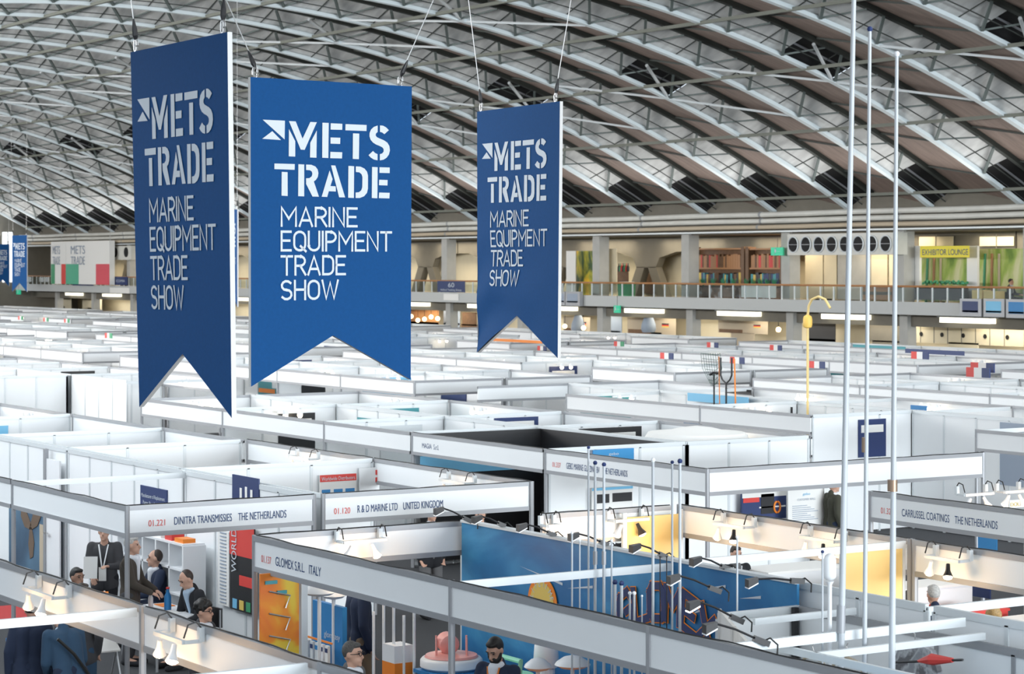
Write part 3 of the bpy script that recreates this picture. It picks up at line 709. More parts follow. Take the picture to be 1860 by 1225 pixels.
# black arm lamps on top of the walls
def arm_lamp(head, base, x, label, lit=False):
    b = PX(*base, x); Zb = b.x * ST + b.y * CT; h = PD(*head, Zb - .12)
    r = thing('arm_lamp', label, 'lamp', b)
    d = (h - b)
    MB().bar(b - d * .12, b + d * .16, .05, .05).build('clamp', 'black', r)
    MB().tube([b, b + d * .5 + UP * .015, b + d * .86], .011, 6).build('arm', 'black', r)
    dn = Vector((d.x, d.y, 0)).normalized(); s = Vector((-dn.y, dn.x, 0))
    hd = MB(); q = b + d * .84
    pts = [q + s * .025 + UP * .02, q - s * .025 + UP * .02, q + dn * .11 - s * .055, q + dn * .11 + s * .055]
    lo = [p - UP * (.05 if i_ < 2 else .075) for i_, p in enumerate(pts)]
    hd.hexa(lo + pts); hd.build('lamp_head', 'black', r)
    MB().hexa([p - UP * .012 for p in lo] + lo).build('lens', 'lens' if lit else 'white', r)
    MB().tube([b, b + Vector((.05, -.04, .03)), b + Vector((.08, -.1, -.02)), b + Vector((.06, -.12, -.10))], .008, 5).build('cable', 'rubber', r)
AL = [((797, 920), (850, 945), 14.05, 'leftmost black arm lamp, at the left end of the blue printed wall'),
 ((868, 936), (912, 954), 14.15, 'second black arm lamp along the top of the blue printed wall'),
 ((948, 950), (1003, 971), 14.15, 'third black arm lamp along the top of the blue printed wall'),
 ((1042, 967), (1098, 988), 14.15, 'fourth black arm lamp on the blue printed wall, above the twin masts'),
 ((1155, 987), (1205, 1010), 14.15, 'fifth black arm lamp on the blue printed wall, below the yellow panel'),
 ((1265, 1011), (1318, 1032), 14.15, 'black arm lamp near the right end of the blue printed wall'),
 ((1362, 1052), (1450, 1056), 14.10, 'black arm lamp lying almost level over the grey cabin'),
 ((1222, 1042), (1300, 1072), 13.12, 'black arm lamp at the top end of the slanted picture wall'),
 ((1257, 1088), (1340, 1126), 12.5, 'black arm lamp with white glinting lens midway down the slanted wall'),
 ((1286, 1128), (1385, 1166), 11.85, 'black arm lamp at the lowest end of the slanted picture wall')]
for i, q in enumerate(AL): arm_lamp(*q, lit=i == 8)
# antennas
def mast(label, top, bot, x, r0, r1, ferrule=None, cap='white', name='antenna_mast', m='mastw'):
    a, b = PX(*bot, x), PX(*top, x); d = (a - b); k = a.z / d.z if abs(d.z) > 1e-6 else 0
    foot = a - d * ((a.z) / d.z); foot.z = 0
    r = thing(name, label, 'antenna', foot)
    MB().tube([foot, b], [r0, r1], 10).build('pole', m, r, smooth=True)
    MB().lathe([(.09, 0), (.09, .02), (r0 + .01, .03), (r0 + .01, .12)], foot, 12).build('foot', 'steel', r)
    if ferrule:
        f0, f1 = PX(*ferrule[0], x), PX(*ferrule[1], x)
        MB().tube([f1, f0], [r0 * 1.22, r0 * 1.22], 10).build('ferrule', 'bronze' if len(ferrule) < 3 else ferrule[2], r, smooth=True)
    if cap: MB().ball(b + UP * .01, r1 * 1.7, n=8).build('tip', cap, r)
    return r
mast('tallest white antenna mast, leftmost of the three at right, running out of the top', (1552, -60), (1527, 1225), 12.7, .032, .020, ((1528, 1100), (1527, 1150), 'alu'))
mast('white antenna mast in the middle of the three at right, with navy tip', (1580, 55), (1570, 1225), 12.9, .023, .015, ((1571, 795), (1571, 822)), 'navy')
mast('white antenna mast at the right of the three, with white ball tip', (1629, 100), (1620, 1225), 12.5, .034, .014, ((1621, 872), (1621, 893)), 'white')
WH = [(1039, 970, 12.9, .010, 'white', 'white whip antenna left of the twin masts'), (1053, 984, 13.0, .008, 'white', 'thin white whip antenna just left of the twin masts'),
 (1069, 815, 13.2, .011, 'navy', 'tall white whip with navy tip just left of the twin collared masts'),
 (1081, 843, 13.2, .014, 'navy', 'left one of the twin tall masts with metal collars'), (1097, 846, 13.2, .014, 'navy', 'right one of the twin tall masts with metal collars'),
 (1111, 984, 13.3, .010, 'white', 'white whip antenna right of the twin masts'),
 (1117, 1060, 12.7, .016, 'navy', 'short white mast with navy cap, first right of the twin masts'), (1129, 1062, 12.7, .016, 'navy', 'short white mast with navy cap, second right of the twin masts'),
 (1144, 1080, 12.6, .011, 'white', 'short white whip in front of the arched lettering'), (1152, 1080, 12.6, .012, 'white', 'short white whip close beside another in front of the arched lettering'), (1166, 1085, 12.6, .007, 'white', 'thinnest short whip in front of the arched lettering'),
 (1186, 838, 13.0, .015, 'white', 'tall white mast crossing the yellow panel'), (1221, 842, 13.0, .011, 'navy', 'left one of two tall whips right of the yellow panel'), (1235, 840, 13.0, .015, 'navy', 'right one of two tall whips right of the yellow panel'),
 (1199, 1014, 13.4, .006, 'black', 'left one of two thin black whips before the blue wall'), (1211, 1014, 13.4, .006, 'black', 'right one of two thin black whips before the blue wall'),
 (1339, 978, 13.4, .010, 'white', 'lone white whip above the grey cabin'), (1494, 1005, 12.6, .009, 'navy', 'white whip beside the white cylindrical radome at right')]
for x, top, X, r, m, lab in WH:
    mm = 'black' if m == 'black' else 'mastw'
    w = mast(lab, (x, top), (x, 1180), X, r * (1.4 if 'twin tall' in lab else 1), r, ((x, 1002), (x, 1026), 'alu') if 'twin tall' in lab else None, m, 'whip_antenna', mm)
rd = thing('radome', 'white cylindrical radome on a slim white pole at right', 'antenna', PX(1507, 1180, 12.9) * 1)
q = PX(1507, 1010, 12.9); ql = PX(1507, 1050, 12.9); hh = q.z - ql.z; rr = 12 / F * (q.x * ST + q.y * CT); ql.z = ql.z
base = Vector((q.x, q.y, 0)); rd.location = base
MB().lathe([(.02, 0), (.02, ql.z - .06), (.04, ql.z - .03)], base, 10).lathe([(.1, 0), (.1, .02)], base, 12).build('pole', 'white', rd, smooth=True)
MB().lathe([(rr * .5, -.02), (rr * .9, 0), (rr, .02), (rr * .96, hh - .03), (rr * .8, hh), (rr * .2, hh + .02)], (q.x, q.y, ql.z), 20).build('dome', 'white', rd, smooth=True)
# things on and around the counters
def counter(label, a, b, depth, h, m, top, z=.95):
    r = thing('display_counter', label, 'counter', ((a[0] + b[0]) / 2, (a[1] + b[1]) / 2, 0))
    x0, x1 = sorted((a[0], b[0])); y0, y1 = sorted((a[1], b[1]))
    MB().box(x0, y0, 0, x1, y1, h - .04).build('body', m, r); MB().box(x0 - .03, y0 - .03, h - .04, x1 + .03, y1 + .03, h).build('counter_top', top, r)
    return r
k1 = counter('blue display counter with printed boat sketch and blue top', (13.0, 20.9), (13.9, 22.6), .6, .98, 'mblue', 'mblue')
text('printed_motif', ')))', (12.985, 22.1, .6), (0, -1, 0), UP, .18, 'paper', k1, .2)
k2 = counter('display counter with bright orange top beside the bearded man', (12.75, 19.0), (13.75, 20.8), .6, .95, 'mblue', 'orange')
def radar(label, px, py, z, x, r, base='white', cap='pink', gl=None):
    p = PX(px, py, x); p.z = z
    t = thing('radar_scanner', label, 'radar display', p)
    MB().lathe([(r * .9, 0), (r, .03), (r, .10), (r * .93, .13), (r * .5, .135)], p, 28).build('dish_base', base, t, smooth=True)
    MB().lathe([(r * .86, .136), (r * .82, .16), (r * .2, .165)], p, 28).build('inner_plate', cap, t, smooth=True)
    return t, p
t, p = radar('round white scanner base with pink-lit plate and pink scanner drum on the blue counter', 820, 1180, .98, 13.35, .36)
MB().lathe([(.09, -.10), (.115, -.08), (.115, .08), (.09, .10)], p + Vector((.02, .12, .27)), 20, (.2, 1, .15)).build('scanner_drum', 'pink', t, smooth=True)
for k in range(6):
    a = k * PI / 3; q = p + Vector((.2 * math.cos(a), .2 * math.sin(a), .16)); MB().tube([q, q + UP * .2], .012, 6).build('strut', 'pink', t)
t, p = radar('wide white scanner base with mint-green lit top on the orange counter', 921, 1190, .95, 13.3, .36, cap='mint')
MB().tube([p + Vector((0, -.25, .17)), p + Vector((0, -.28, .34)), p + Vector((0, .28, .34)), p + Vector((0, .25, .17))], .03, 8).build('green_arch', 'mint', t)
def saucer(label, px, py, z, r, x=13.2, pole=True, name='satellite_dome', h=.1):
    p = PX(px, py, x); t = thing(name, label, 'antenna', (p.x, p.y, 0 if pole else p.z))
    MB().lathe([(r * .15, -.05), (r * .7, -.03), (r, 0), (r * .9, .03), (r * .5, h * .8), (r * .08, h)], p, 28).build('dome', 'white', t, smooth=True)
    b = Vector((p.x, p.y, 0)); MB().lathe([(.14, 0), (.14, .02), (.022, .03), (.022, p.z - .04)], b, 12).build('stem', 'white', t)
saucer('white saucer antenna on a stem left of the packaged goods rack', 580, 1076, 0, .20, 12.2)
saucer('smaller white saucer antenna behind the first one at the packaged goods rack', 606, 1082, 0, .15, 12.6)
saucer('flat white saucer antenna at the bottom right of the bearded man', 977, 1212, 0, .15, 13.2)
saucer('wider white saucer antenna under the fascia, second from the bearded man', 1040, 1208, 0, .19, 13.3)
p = PX(992, 1212, 13.75); t = thing('satellite_dome', 'large white bell-shaped dome antenna behind the saucers', 'antenna', (p.x, p.y, 0))
MB().lathe([(.10, 0), (.10, p.z)], (p.x, p.y, 0), 14).build('pedestal', 'white', t); MB().lathe([(.13, 0), (.14, .1), (.13, .24), (.09, .31), (.02, .33)], p, 24).build('dome', 'white', t, smooth=True)
# packaged goods on a blue pegboard
a = PX(568, 1090, 12.6); b = PX(622, 1225, 12.6)
rk = thing('display_rack', 'blue display rack hung with small packaged fittings on orange hooks', 'display rack', ((a.x), (a.y + b.y) / 2, 0))
MB().box(12.6, b.y, 0, 12.66, a.y, a.z).build('back_panel', 'mblue', rk)
text('rack_lettering', 'glomeasy', (12.593, b.y + .45, 1.18), (0, -1, 0), UP, .07, 'letter', rk, .4)
for j in range(3):
    z = a.z - .42 - j * .42; MB().box(12.45, b.y, z, 12.47, a.y, z + .02).build('hook_rail', 'orange', rk)
    for i in range(6):
        y = b.y + (a.y - b.y) * (i + .5) / 6
        q = MB().box(12.42, y - .035, z - .25, 12.455, y + .035, z - .02).build('fitting_pack', rnd.choice(('paper', 'white', 'alu_pale', 'alu_pale')), at=(12.43, y, z - .12))
        tag(q, 'small clear fitting pack hanging on the orange hooks of the blue rack', 'package', 'packs on the blue rack')
        MB().box(12.415, y - .03, z - .10, 12.42, y + .03, z - .05).build('print_band', rnd.choice(('orange', 'navy', 'mblue')), q)
q0, q1 = PY(471, 1043, 23.2), PY(541, 1182, 23.2)
op = MB().box(q0.x, 23.17, q1.z - .4, q1.x, 23.2, q0.z).build('display_board', ramp_mat('orange_yellow_print', [(.35, (.75, .13, .02)), (.5, (.85, .28, .02)), (.56, (.85, .58, .05)), (.7, (.88, .65, .08))], 1.2, 3, .5, (1, 1, 1), .6), at=((q0.x + q1.x) / 2, 23.2, 1.4))
tag(op, 'orange and yellow display board with hung wires at the left end of the antenna booth', 'display board')
for z in (.2, .45, .7): MB().tube([(q0.x + .1, 23.15, q0.z - z), (q0.x + .35, 23.12, q0.z - z - .06), (q0.x + .3, 23.14, q0.z - z - .2)], .01, 5).build('hung_wire', 'steel', op)
MB().box(q0.x + .05, 23.145, q0.z - .12, q0.x + .2, 23.16, q0.z - .08).box(q0.x + .2, 23.145, q0.z - .24, q0.x + .32, 23.16, q0.z - .2).build('label_tag', 'teal', op)
MB().box(q1.x + .02, 23.15, 0, q1.x + .1, 23.22, 2.3).build('upright', 'alu_pale', op)
# carousel of antennas in orange boxes
c = PX(722, 1200, 13.0); c.z = 0
cr = thing('display_stand', 'slim white stand with orange boxes and white rod antennas left of the grey post', 'display stand', c)
MB().box(c.x - .13, c.y - .16, 0, c.x + .13, c.y + .16, .45).build('base', 'black', cr); MB().box(c.x - .12, c.y - .15, .45, c.x + .12, c.y + .15, 1.0).build('box_tier', 'orange', cr)
MB().box(c.x - .12, c.y - .14, 1.0, c.x + .12, c.y + .14, 1.2).build('card_tier', 'white', cr)
for k in range(5): MB().tube([(c.x - .15 + .05 * k, c.y + .3 - k * .15, 0), (c.x - .15 + .05 * k, c.y + .3 - k * .15, 1.55 + .12 * (k % 3))], .018, 8).build('rod_antenna', 'white', cr)
# ------------------------------------------------------------------ people
SKIN = mat('skin', (.56, .33, .24), .6); SKIND = mat('brown_skin', (.30, .165, .11), .6)
CLO = dict(black=mat('black_wool', (.013, .014, .018), .9), charcoal=mat('charcoal_wool', (.05, .05, .055), .9), navy=mat('navy_wool', (.014, .024, .055), .9), denim=mat('blue_jacket_cloth', (.025, .062, .115), .9),
 brown=mat('brown_tweed', (.055, .045, .036), .95), khaki=mat('khaki_cotton', (.20, .15, .10), .9), olive=mat('olive_cloth', (.05, .05, .035), .9), grey=mat('grey_cotton', (.12, .12, .125), .9), white=mat('white_shirt', (.72, .75, .80), .8), pale=mat('pale_blue_shirt', (.45, .58, .72), .8), red=mat('red_cloth', (.5, .03, .03), .8))
HAIR = dict(black=mat('black_hair', (.012, .011, .010), .6, noise=.4, nscale=60), grey=mat('grey_hair', (.42, .41, .39), .7, noise=.25, nscale=60), brown=mat('dark_brown_hair', (.035, .022, .016), .6, noise=.4, nscale=60), blonde=mat('blonde_hair', (.36, .23, .09), .6, noise=.35, nscale=70), pepper=mat('greying_hair', (.07, .065, .06), .7, noise=.4, nscale=80))
def remesh(bmesh_parts, name, voxel, m, smooth=4):
    me = bpy.data.meshes.new(name); bmesh_parts.to_mesh(me); bmesh_parts.free()
    o = bpy.data.objects.new(name, me); COL.objects.link(o)
    r = o.modifiers.new('r', 'REMESH'); r.mode = 'VOXEL'; r.voxel_size = voxel; r.use_smooth_shade = True
    s = o.modifiers.new('s', 'SMOOTH'); s.iterations = smooth; s.factor = .5
    new = bpy.data.meshes.new_from_object(o.evaluated_get(bpy.context.evaluated_depsgraph_get()))
    bpy.data.objects.remove(o); bpy.data.meshes.remove(me)
    new.materials.clear(); new.materials.append(m); new.name = name
    for p in new.polygons: p.use_smooth = True
    return new
def cap(bm, a, b, r0, r1, flat=None):
    a, b = Vector(a), Vector(b); d = b - a; L = max(d.length, 1e-5)
    q = d.to_track_quat('Z', 'Y').to_matrix().to_4x4()
    Mx = Matrix.Translation(a) @ q
    n, vs = 12, []
    prof = [(r0 * math.cos(t), -r0 * math.sin(t)) for t in (1.35, .9, .45, 0)] + [(r1 * math.cos(t), L + r1 * math.sin(t)) for t in (0, .45, .9, 1.35)]
    rings = [[bm.verts.new(Mx @ Vector((r * math.cos(2 * PI * k / n), r * math.sin(2 * PI * k / n), z))) for k in range(n)] for r, z in prof]
    for i in range(len(rings) - 1):
        for k in range(n): bm.faces.new((rings[i][k], rings[i][(k + 1) % n], rings[i + 1][(k + 1) % n], rings[i + 1][k]))
    bm.faces.new(rings[0][::-1]); bm.faces.new(rings[-1])
    if flat: 
        for rg in rings:
            for v in rg: pass
def ell(bm, c, rx, ry, rz, rot=None):
    Mx = Matrix.Translation(Vector(c)) @ (rot.to_4x4() if rot else Matrix.Identity(4)) @ Matrix.Diagonal((rx, ry, rz, 1))
    bmesh.ops.create_uvsphere(bm, u_segments=20, v_segments=14, radius=1, matrix=Mx)
ARMS = dict(down=((.25, -.04, 1.14), (.26, .05, .88)), hold=((.25, .06, 1.13), (.11, .32, 1.16)), table=((.25, .14, 1.13), (.12, .40, 1.10)), pocket=((.29, -.08, 1.15), (.20, .04, .92)), low=((.23, .1, 1.12), (.12, .33, 1.0)))
def person(label, at, face, H=1.75, sit=None, lean=0, nod=0, turn=0, arms=('down', 'down'), skin=None, hair='brown', style='short', top='black', legs='charcoal', shirt='white', beard=None, glasses=False, lanyard=None, group=None, fem=False):
    skin = skin or SKIN; root = thing('person', label, 'person', at)
    root.rotation_euler = (0, 0, math.atan2(face[1], face[0]) - PI / 2)
    k = H / 1.75; dz = 0 if sit is None else sit - .88
    R = Matrix.Rotation(math.radians(-lean), 3, 'X'); piv = Vector((0, 0, .95))
    def U(x, y, z): return (R @ (Vector((x, y, z)) - piv) + piv + Vector((0, 0, dz))) * k   # upper body point
    def D(x, y, z): return Vector((x, y, z)) * k
    HR = Matrix.Rotation(math.radians(-lean * .5 - nod), 3, 'X') @ Matrix.Rotation(math.radians(turn), 3, 'Z')
    hc = U(0, .03, 1.56); HC = lambda x, y, z: hc + HR @ Vector((x, y, z + .06)) * k
    legpts = []
    for s in (-1, 1):
        if sit is None: legpts.append([D(s * .1, 0, .93), D(s * .11, .03, .5), D(s * .115, -.03, .09), D(s * .13, .15, .045)])
        else: legpts.append([D(s * .1, 0, .93 + dz), D(s * .13, .44, max(.5, .9 + dz)), D(s * .13, .40, max(.09, .5 + dz - .4)), D(s * .14, .57, max(.05, .46 + dz - .4))])
    arm = []
    for s, a in zip((-1, 1), arms):
        e, w = ARMS[a]; arm.append([U(s * .185, 0, 1.41), U(s * e[0], e[1], e[2]), U(s * w[0], w[1], w[2])])
    sw = .92 if fem else 1
    b = bmesh.new()
    # body: one continuous surface
    cap(b, U(-.06, 0, 1.35), U(-.05, .01, 1.0), .10 * k, .10 * k); cap(b, U(.06, 0, 1.35), U(.05, .01, 1.0), .10 * k, .10 * k)
    cap(b, U(-.15, 0, 1.41), U(.15, 0, 1.41), .055 * k, .055 * k); cap(b, U(0, 0, 1.42), U(0, .025, 1.55), .058 * k, .052 * k)
    ell(b, HC(0, -.005, .015), .076 * k, .096 * k, .112 * k, HR); ell(b, HC(0, .035, -.055), .056 * k, .062 * k, .062 * k, HR)
    cap(b, HC(0, .085, .02), HC(0, .112, -.022), .011 * k, .017 * k)
    ell(b, HC(0, .093, -.052), .026 * k, .012 * k, .008 * k, HR); ell(b, HC(0, .094, -.066), .022 * k, .011 * k, .008 * k, HR); ell(b, HC(0, .085, -.1), .022 * k, .018 * k, .018 * k, HR)
    for s in (-1, 1):
        ell(b, HC(s * .079, -.005, .0), .012 * k, .022 * k, .034 * k, HR); cap(b, HC(s * .018, .088, .04), HC(s * .05, .076, .038), .011 * k, .010 * k)
    for lp in legpts: cap(b, lp[0], lp[1], .085 * k, .055 * k); cap(b, lp[1], lp[2], .056 * k, .038 * k); cap(b, lp[2], lp[3], .04 * k, .03 * k)
    for s, ap in zip((-1, 1), arm):
        cap(b, ap[0], ap[1], .052 * k, .040 * k); cap(b, ap[1], ap[2], .040 * k, .026 * k)
        d = (ap[2] - ap[1]).normalized(); side = (Vector((s, 0, 0)) - d * d.dot(Vector((s, 0, 0)))).normalized()
        flat = d.cross(side).normalized(); pal = ap[2] + d * .085 * k
        curl = flat * (1 if flat.dot(Vector((0, 0, -1)) if abs(d.z) < .7 else Vector((0, 1, 0))) > 0 else -1)
        for q in (-1, 1): cap(b, ap[2] + side * .010 * q * k, pal + side * .022 * q * k, .02 * k, .017 * k)
        for f, ln in zip((-1.5, -.5, .5, 1.5), (.060, .074, .078, .068)):
            p0 = pal + side * .0225 * f * k; p1 = p0 + (d * .62 + side * .05 * f + curl * .25) * ln * .6 * k * 1.3; p2 = p1 + (d * .5 + curl * .6) * ln * .55 * k
            cap(b, p0, p1, .0095 * k, .009 * k); cap(b, p1, p2, .009 * k, .0075 * k)
        t0 = ap[2] + d * .03 * k - side * .024 * k * (1 if s < 0 else 1); t1 = t0 + (d * .5 - side * .75 + curl * .2) * .05 * k; cap(b, t0, t1, .013 * k, .011 * k); cap(b, t1, t1 + (d * .8 + curl * .3) * .035 * k, .011 * k, .009 * k)
    def kid(name, bmx, vox, m, sm=4):
        me = remesh(bmx, name, vox * k, m, sm); o = bpy.data.objects.new(name, me); COL.objects.link(o); o.parent = root; return o
    kid('body', b, .0105, skin, 2)
    j = bmesh.new()
    for s in (-1, 1):
        cap(j, U(s * .075 * sw, -.005, 1.34), U(s * .075, .01, 1.02), .122 * k * sw, .115 * k); cap(j, U(s * .07, 0, 1.03), U(s * .085, 0, .86), .12 * k, .125 * k) if sit is None else None
    cap(j, U(-.165, -.005, 1.405), U(.165, -.005, 1.405), .066 * k, .066 * k); cap(j, U(0, -.03, 1.42), U(0, -.02, 1.49), .07 * k, .06 * k)
    for ap in arm:
        w = ap[2] - (ap[2] - ap[1]).normalized() * .015 * k
        cap(j, ap[0], ap[1], .074 * k, .058 * k); cap(j, ap[1], w, .058 * k, .046 * k)
    kid('jacket', j, .015, CLO[top], 5)
    t = bmesh.new()
    for lp in legpts: cap(t, lp[0], lp[1], .105 * k, .075 * k); cap(t, lp[1], lp[2], .075 * k, .06 * k)
    cap(t, legpts[0][0] + Vector((0, 0, .03)), legpts[1][0] + Vector((0, 0, .03)), .11 * k, .11 * k)
    kid('trousers', t, .016, CLO[legs], 5)
    for lp in legpts:
        q = bmesh.new(); cap(q, lp[2] + Vector((0, -.02, -.035)) * k, lp[3] + Vector((0, .03, -.01)) * k, .048 * k, .042 * k); kid('shoe', q, .014, CLO['black'], 3)
    if shirt:
        q = bmesh.new(); cap(q, U(0, .085, 1.44), U(0, .118, 1.16), .062 * k, .018 * k); cap(q, U(-.035, .02, 1.46), U(.035, .02, 1.46), .05 * k, .05 * k); kid('shirt', q, .013, CLO[shirt], 3)
    if lanyard:
        m = MB()
        for s in (-1, 1): m.bar(U(s * .07, .09, 1.45), U(s * .01, .165, 1.12), .02, .008)
        m.build('lanyard', M[lanyard[0]], None).parent = root
        c = U(0, .175, 1.03); m = MB().box(c.x - .055, c.y - .005, c.z - .1, c.x + .055, c.y + .005, c.z + .1); m.build('name_badge', M[lanyard[1]], None).parent = root
    h = bmesh.new()
    if style == 'short':
        ell(h, HC(0, -.024, .04), .083 * k, .094 * k, .102 * k, HR); ell(h, HC(0, .03, .098), .062 * k, .056 * k, .03 * k, HR)
    elif style == 'bald':
        for s in (-1, 1): ell(h, HC(s * .062, -.035, .01), .022 * k, .055 * k, .045 * k, HR)
        ell(h, HC(0, -.08, .01), .065 * k, .03 * k, .05 * k, HR)
    elif style == 'receding':
        ell(h, HC(0, -.034, .036), .083 * k, .084 * k, .100 * k, HR)
    elif style == 'curly':
        r_ = random.Random(3); ell(h, HC(0, -.02, .045), .088 * k, .1 * k, .105 * k, HR)
        for i in range(70):
            a, z = r_.random() * 6.28, r_.random(); v = Vector((math.cos(a) * .095 * math.sqrt(1 - z * z), math.sin(a) * .105 * math.sqrt(1 - z * z) - .02, .05 + z * .1)); 
            if v.y < .075 or v.z > .09: ell(h, HC(*v), .022 * k, .022 * k, .022 * k)
    elif style == 'long':
        ell(h, HC(0, -.024, .04), .088 * k, .1 * k, .104 * k, HR)
        for s in (-1, 0, 1): cap(h, HC(s * .06, -.05, .02), HC(s * .075, -.06 - .02 * (s == 0), -.22), .05 * k, .035 * k)
    kid('hair', h, .011, HAIR[hair], 2)
    if beard:
        q = bmesh.new(); ell(q, HC(0, .04, -.075), .062 * k, .066 * k, .055 * k, HR); cap(q, HC(-.03, .094, -.036), HC(.03, .094, -.036), .010 * k, .010 * k)
        for s in (-1, 1): cap(q, HC(s * .066, .015, -.01), HC(s * .058, .04, -.06), .018 * k, .024 * k)
        kid('beard', q, .010, HAIR[beard], 2)
    for s in (-1, 1):
        MB().ball(HC(s * .032, .083, .018), .010 * k, n=8).build('eye', M['black'], None).parent = root
        MB().bar(HC(s * .016, .099, .044), HC(s * .052, .085, .042), .008 * k, .008 * k).build('eyebrow', HAIR[hair], None).parent = root
    if glasses:
        m = MB()
        for s in (-1, 1): m.tube([HC(s * .034 + .026 * math.cos(a), .108, .016 + .02 * math.sin(a)) for a in [i * .7 for i in range(10)]], .0035, 5); m.bar(HC(s * .06, .104, .02), HC(s * .082, .0, .012), .005, .006)
        m.bar(HC(-.01, .112, .02), HC(.01, .112, .02), .005, .005); m.build('glasses', M['black'], None).parent = root
    return root
def held(root_label, name, label, cat, at, sx, sy, sz, m, rz=0, tilt=0):
    o = MB().box(-sx / 2, -sy / 2, -sz / 2, sx / 2, sy / 2, sz / 2).build(name, m); o.location = at; o.rotation_euler = (tilt, 0, rz); return tag(o, label, cat)
CAM = Vector((0, 0, 0))
def toward(p, a=0):  # unit vector from p to the camera, turned by a degrees
    d = Vector((-p.x, -p.y, 0)).normalized(); c, s = math.cos(math.radians(a)), math.sin(math.radians(a)); return (d.x * c - d.y * s, d.x * s + d.y * c)
def hp(px, py, z): v = PZ(px, py, z); v.z = 0; return v
p = hp(190, 948, 1.80); person('person standing in a dark jacket with white lanyard under the corner booth fascia', p, toward(p, -10), 1.78, arms=('hold', 'low'), hair='brown', top='charcoal', legs='black', shirt=None, lanyard=('white', 'paper'))
q = PZ(193, 1015, 1.25); held('', 'leaflet', 'pale leaflet with red print held by the person with the lanyard', 'leaflet', (p.x - .35, p.y - .32, 1.18), .2, .01, .32, 'paper', -.5, -.2)
p = hp(236, 977, 1.78); person('grey-haired person in a brown jacket, standing sideways behind the corner post', p, toward(p, 75), 1.80, hair='grey', top='brown', legs='charcoal', shirt='white', arms=('low', 'low'))
p = hp(285, 990, 1.45); person('seated person with dark hair in a navy suit and white shirt before the cube shelf', p, toward(p, -70), 1.76, sit=.50, hair='brown', style='receding', top='navy', legs='navy', shirt='white', arms=('table', 'table'), turn=-20)
p = hp(365, 1025, 1.42); person('seated person in a dark suit looking down at papers beside the white table', p, toward(p, -60), 1.78, sit=.50, lean=16, nod=22, hair='brown', style='receding', top='black', legs='black', shirt='pale', arms=('table', 'table'))
p = hp(138, 1029, 1.74); person('person with short dark hair reading an orange magazine in the aisle at left', p, toward(p, 35), 1.72, skin=SKIND, hair='black', top='charcoal', legs='charcoal', arms=('hold', 'hold'), shirt=None)
held('', 'magazine', 'orange magazine held open in the left aisle', 'magazine', (p.x + .12, p.y - .42, 1.32), .26, .03, .3, 'orange', -.5, -.7)
p = hp(367, 1092, 1.70); person('person with dark curly hair in front of the seated group, head above the front fascia', p, toward(p, 60), 1.70, hair='black', style='curly', top='charcoal', legs='grey', shirt='white', glasses=True)
p = hp(128, 1140, 1.48); person('person in a blue jacket bending over with a black bag strap, back to the camera', p, toward(p, 205), 1.76, lean=24, nod=15, hair='brown', top='denim', legs='navy', shirt='pale', arms=('low', 'low'))
b = MB().tube([p + Vector((-.2, -.12, 1.38)), p + Vector((-.02, -.16, 1.2)), p + Vector((.16, -.15, .95))], .02, 6).build('bag_strap', 'rubber', at=p + UP * 1.2); tag(b, 'black bag strap across the back of the blue jacket', 'strap')
p = hp(92, 1140, 1.45); p.x -= .1; p.y += .4; person('person in a navy jacket half hidden by the bending one in the blue jacket', p, toward(p, 170), 1.72, lean=10, hair='black', top='navy', legs='navy', shirt=None)
p = hp(240, 1165, 1.0); p.x = 10.3; person('person in dark jeans behind the front-left fascia, only legs showing', p, toward(p, 150), 1.75, top='charcoal', legs='denim', hair='brown', arms=('pocket', 'pocket'))
p = hp(636, 1166, 1.76); person('person with greying hair and glasses at the bottom edge, looking right', p, toward(p, 62), 1.76, hair='pepper', top='grey', legs='charcoal', shirt='white', glasses=True)
p = hp(905, 1156, 1.78); person('bearded person in a navy jacket with orange lanyard looking down at the counter', p, toward(p, -32), 1.78, nod=28, hair='black', top='navy', legs='charcoal', shirt='white', beard='black', lanyard=('orange', 'orange'), arms=('low', 'low'))
p = hp(652, 1190, .86); person('person in dark suit jacket and brown trousers behind the blue rack, head hidden', p, toward(p, 110), 1.92, hair='brown', top='navy', legs='khaki', shirt='white')
p = hp(782, 1020, .9); person('person in grey trousers standing in the far aisle under the rear fascia', p, toward(p, 30), 1.8, top='black', legs='grey', arms=('pocket', 'pocket'))
p = hp(828, 1020, .9); p.x += .2; p.y -= .45; person('person in black beside the one in grey trousers under the rear fascia', p, toward(p, -40), 1.8, top='black', legs='black')
p = hp(1228, 975, 1.55); person('bald grey-haired person beside the yellow corner panel, seen from behind', p, toward(p, 160), 1.72, sit=.60, hair='grey', style='bald', top='navy', legs='charcoal')
p = hp(1335, 985, 1.42); person('seated person in a black jacket with a white lanyard behind the warm lit fascia', p, toward(p, 25), 1.75, sit=.50, hair='brown', top='black', legs='black', shirt='grey', lanyard=('white', 'paper'), nod=8)
p = hp(1700, 1053, 1.5); person('seated person with short grey hair and red collar at right, back turned', p, toward(p, 205), 1.75, sit=.55, hair='grey', top='navy', legs='navy', shirt='red', lean=5)
p = hp(1752, 1085, 1.35); p.y += 1.0; person('seated person in a grey-blue jacket between the red collar and the blonde hair', p, toward(p, 190), 1.7, sit=.48, hair='pepper', top='denim', legs='navy', lean=18, nod=20)
p = hp(1805, 1090, 1.36); person('seated person with long blonde hair in black at the right edge', p, toward(p, 175), 1.68, sit=.48, hair='blonde', style='long', top='black', legs='black', shirt=None, fem=True)
p = hp(1512, 872, 1.75); person('standing person in an olive jacket and navy trousers right of the white information board', p, toward(p, 120), 1.78, hair='brown', top='olive', legs='navy')
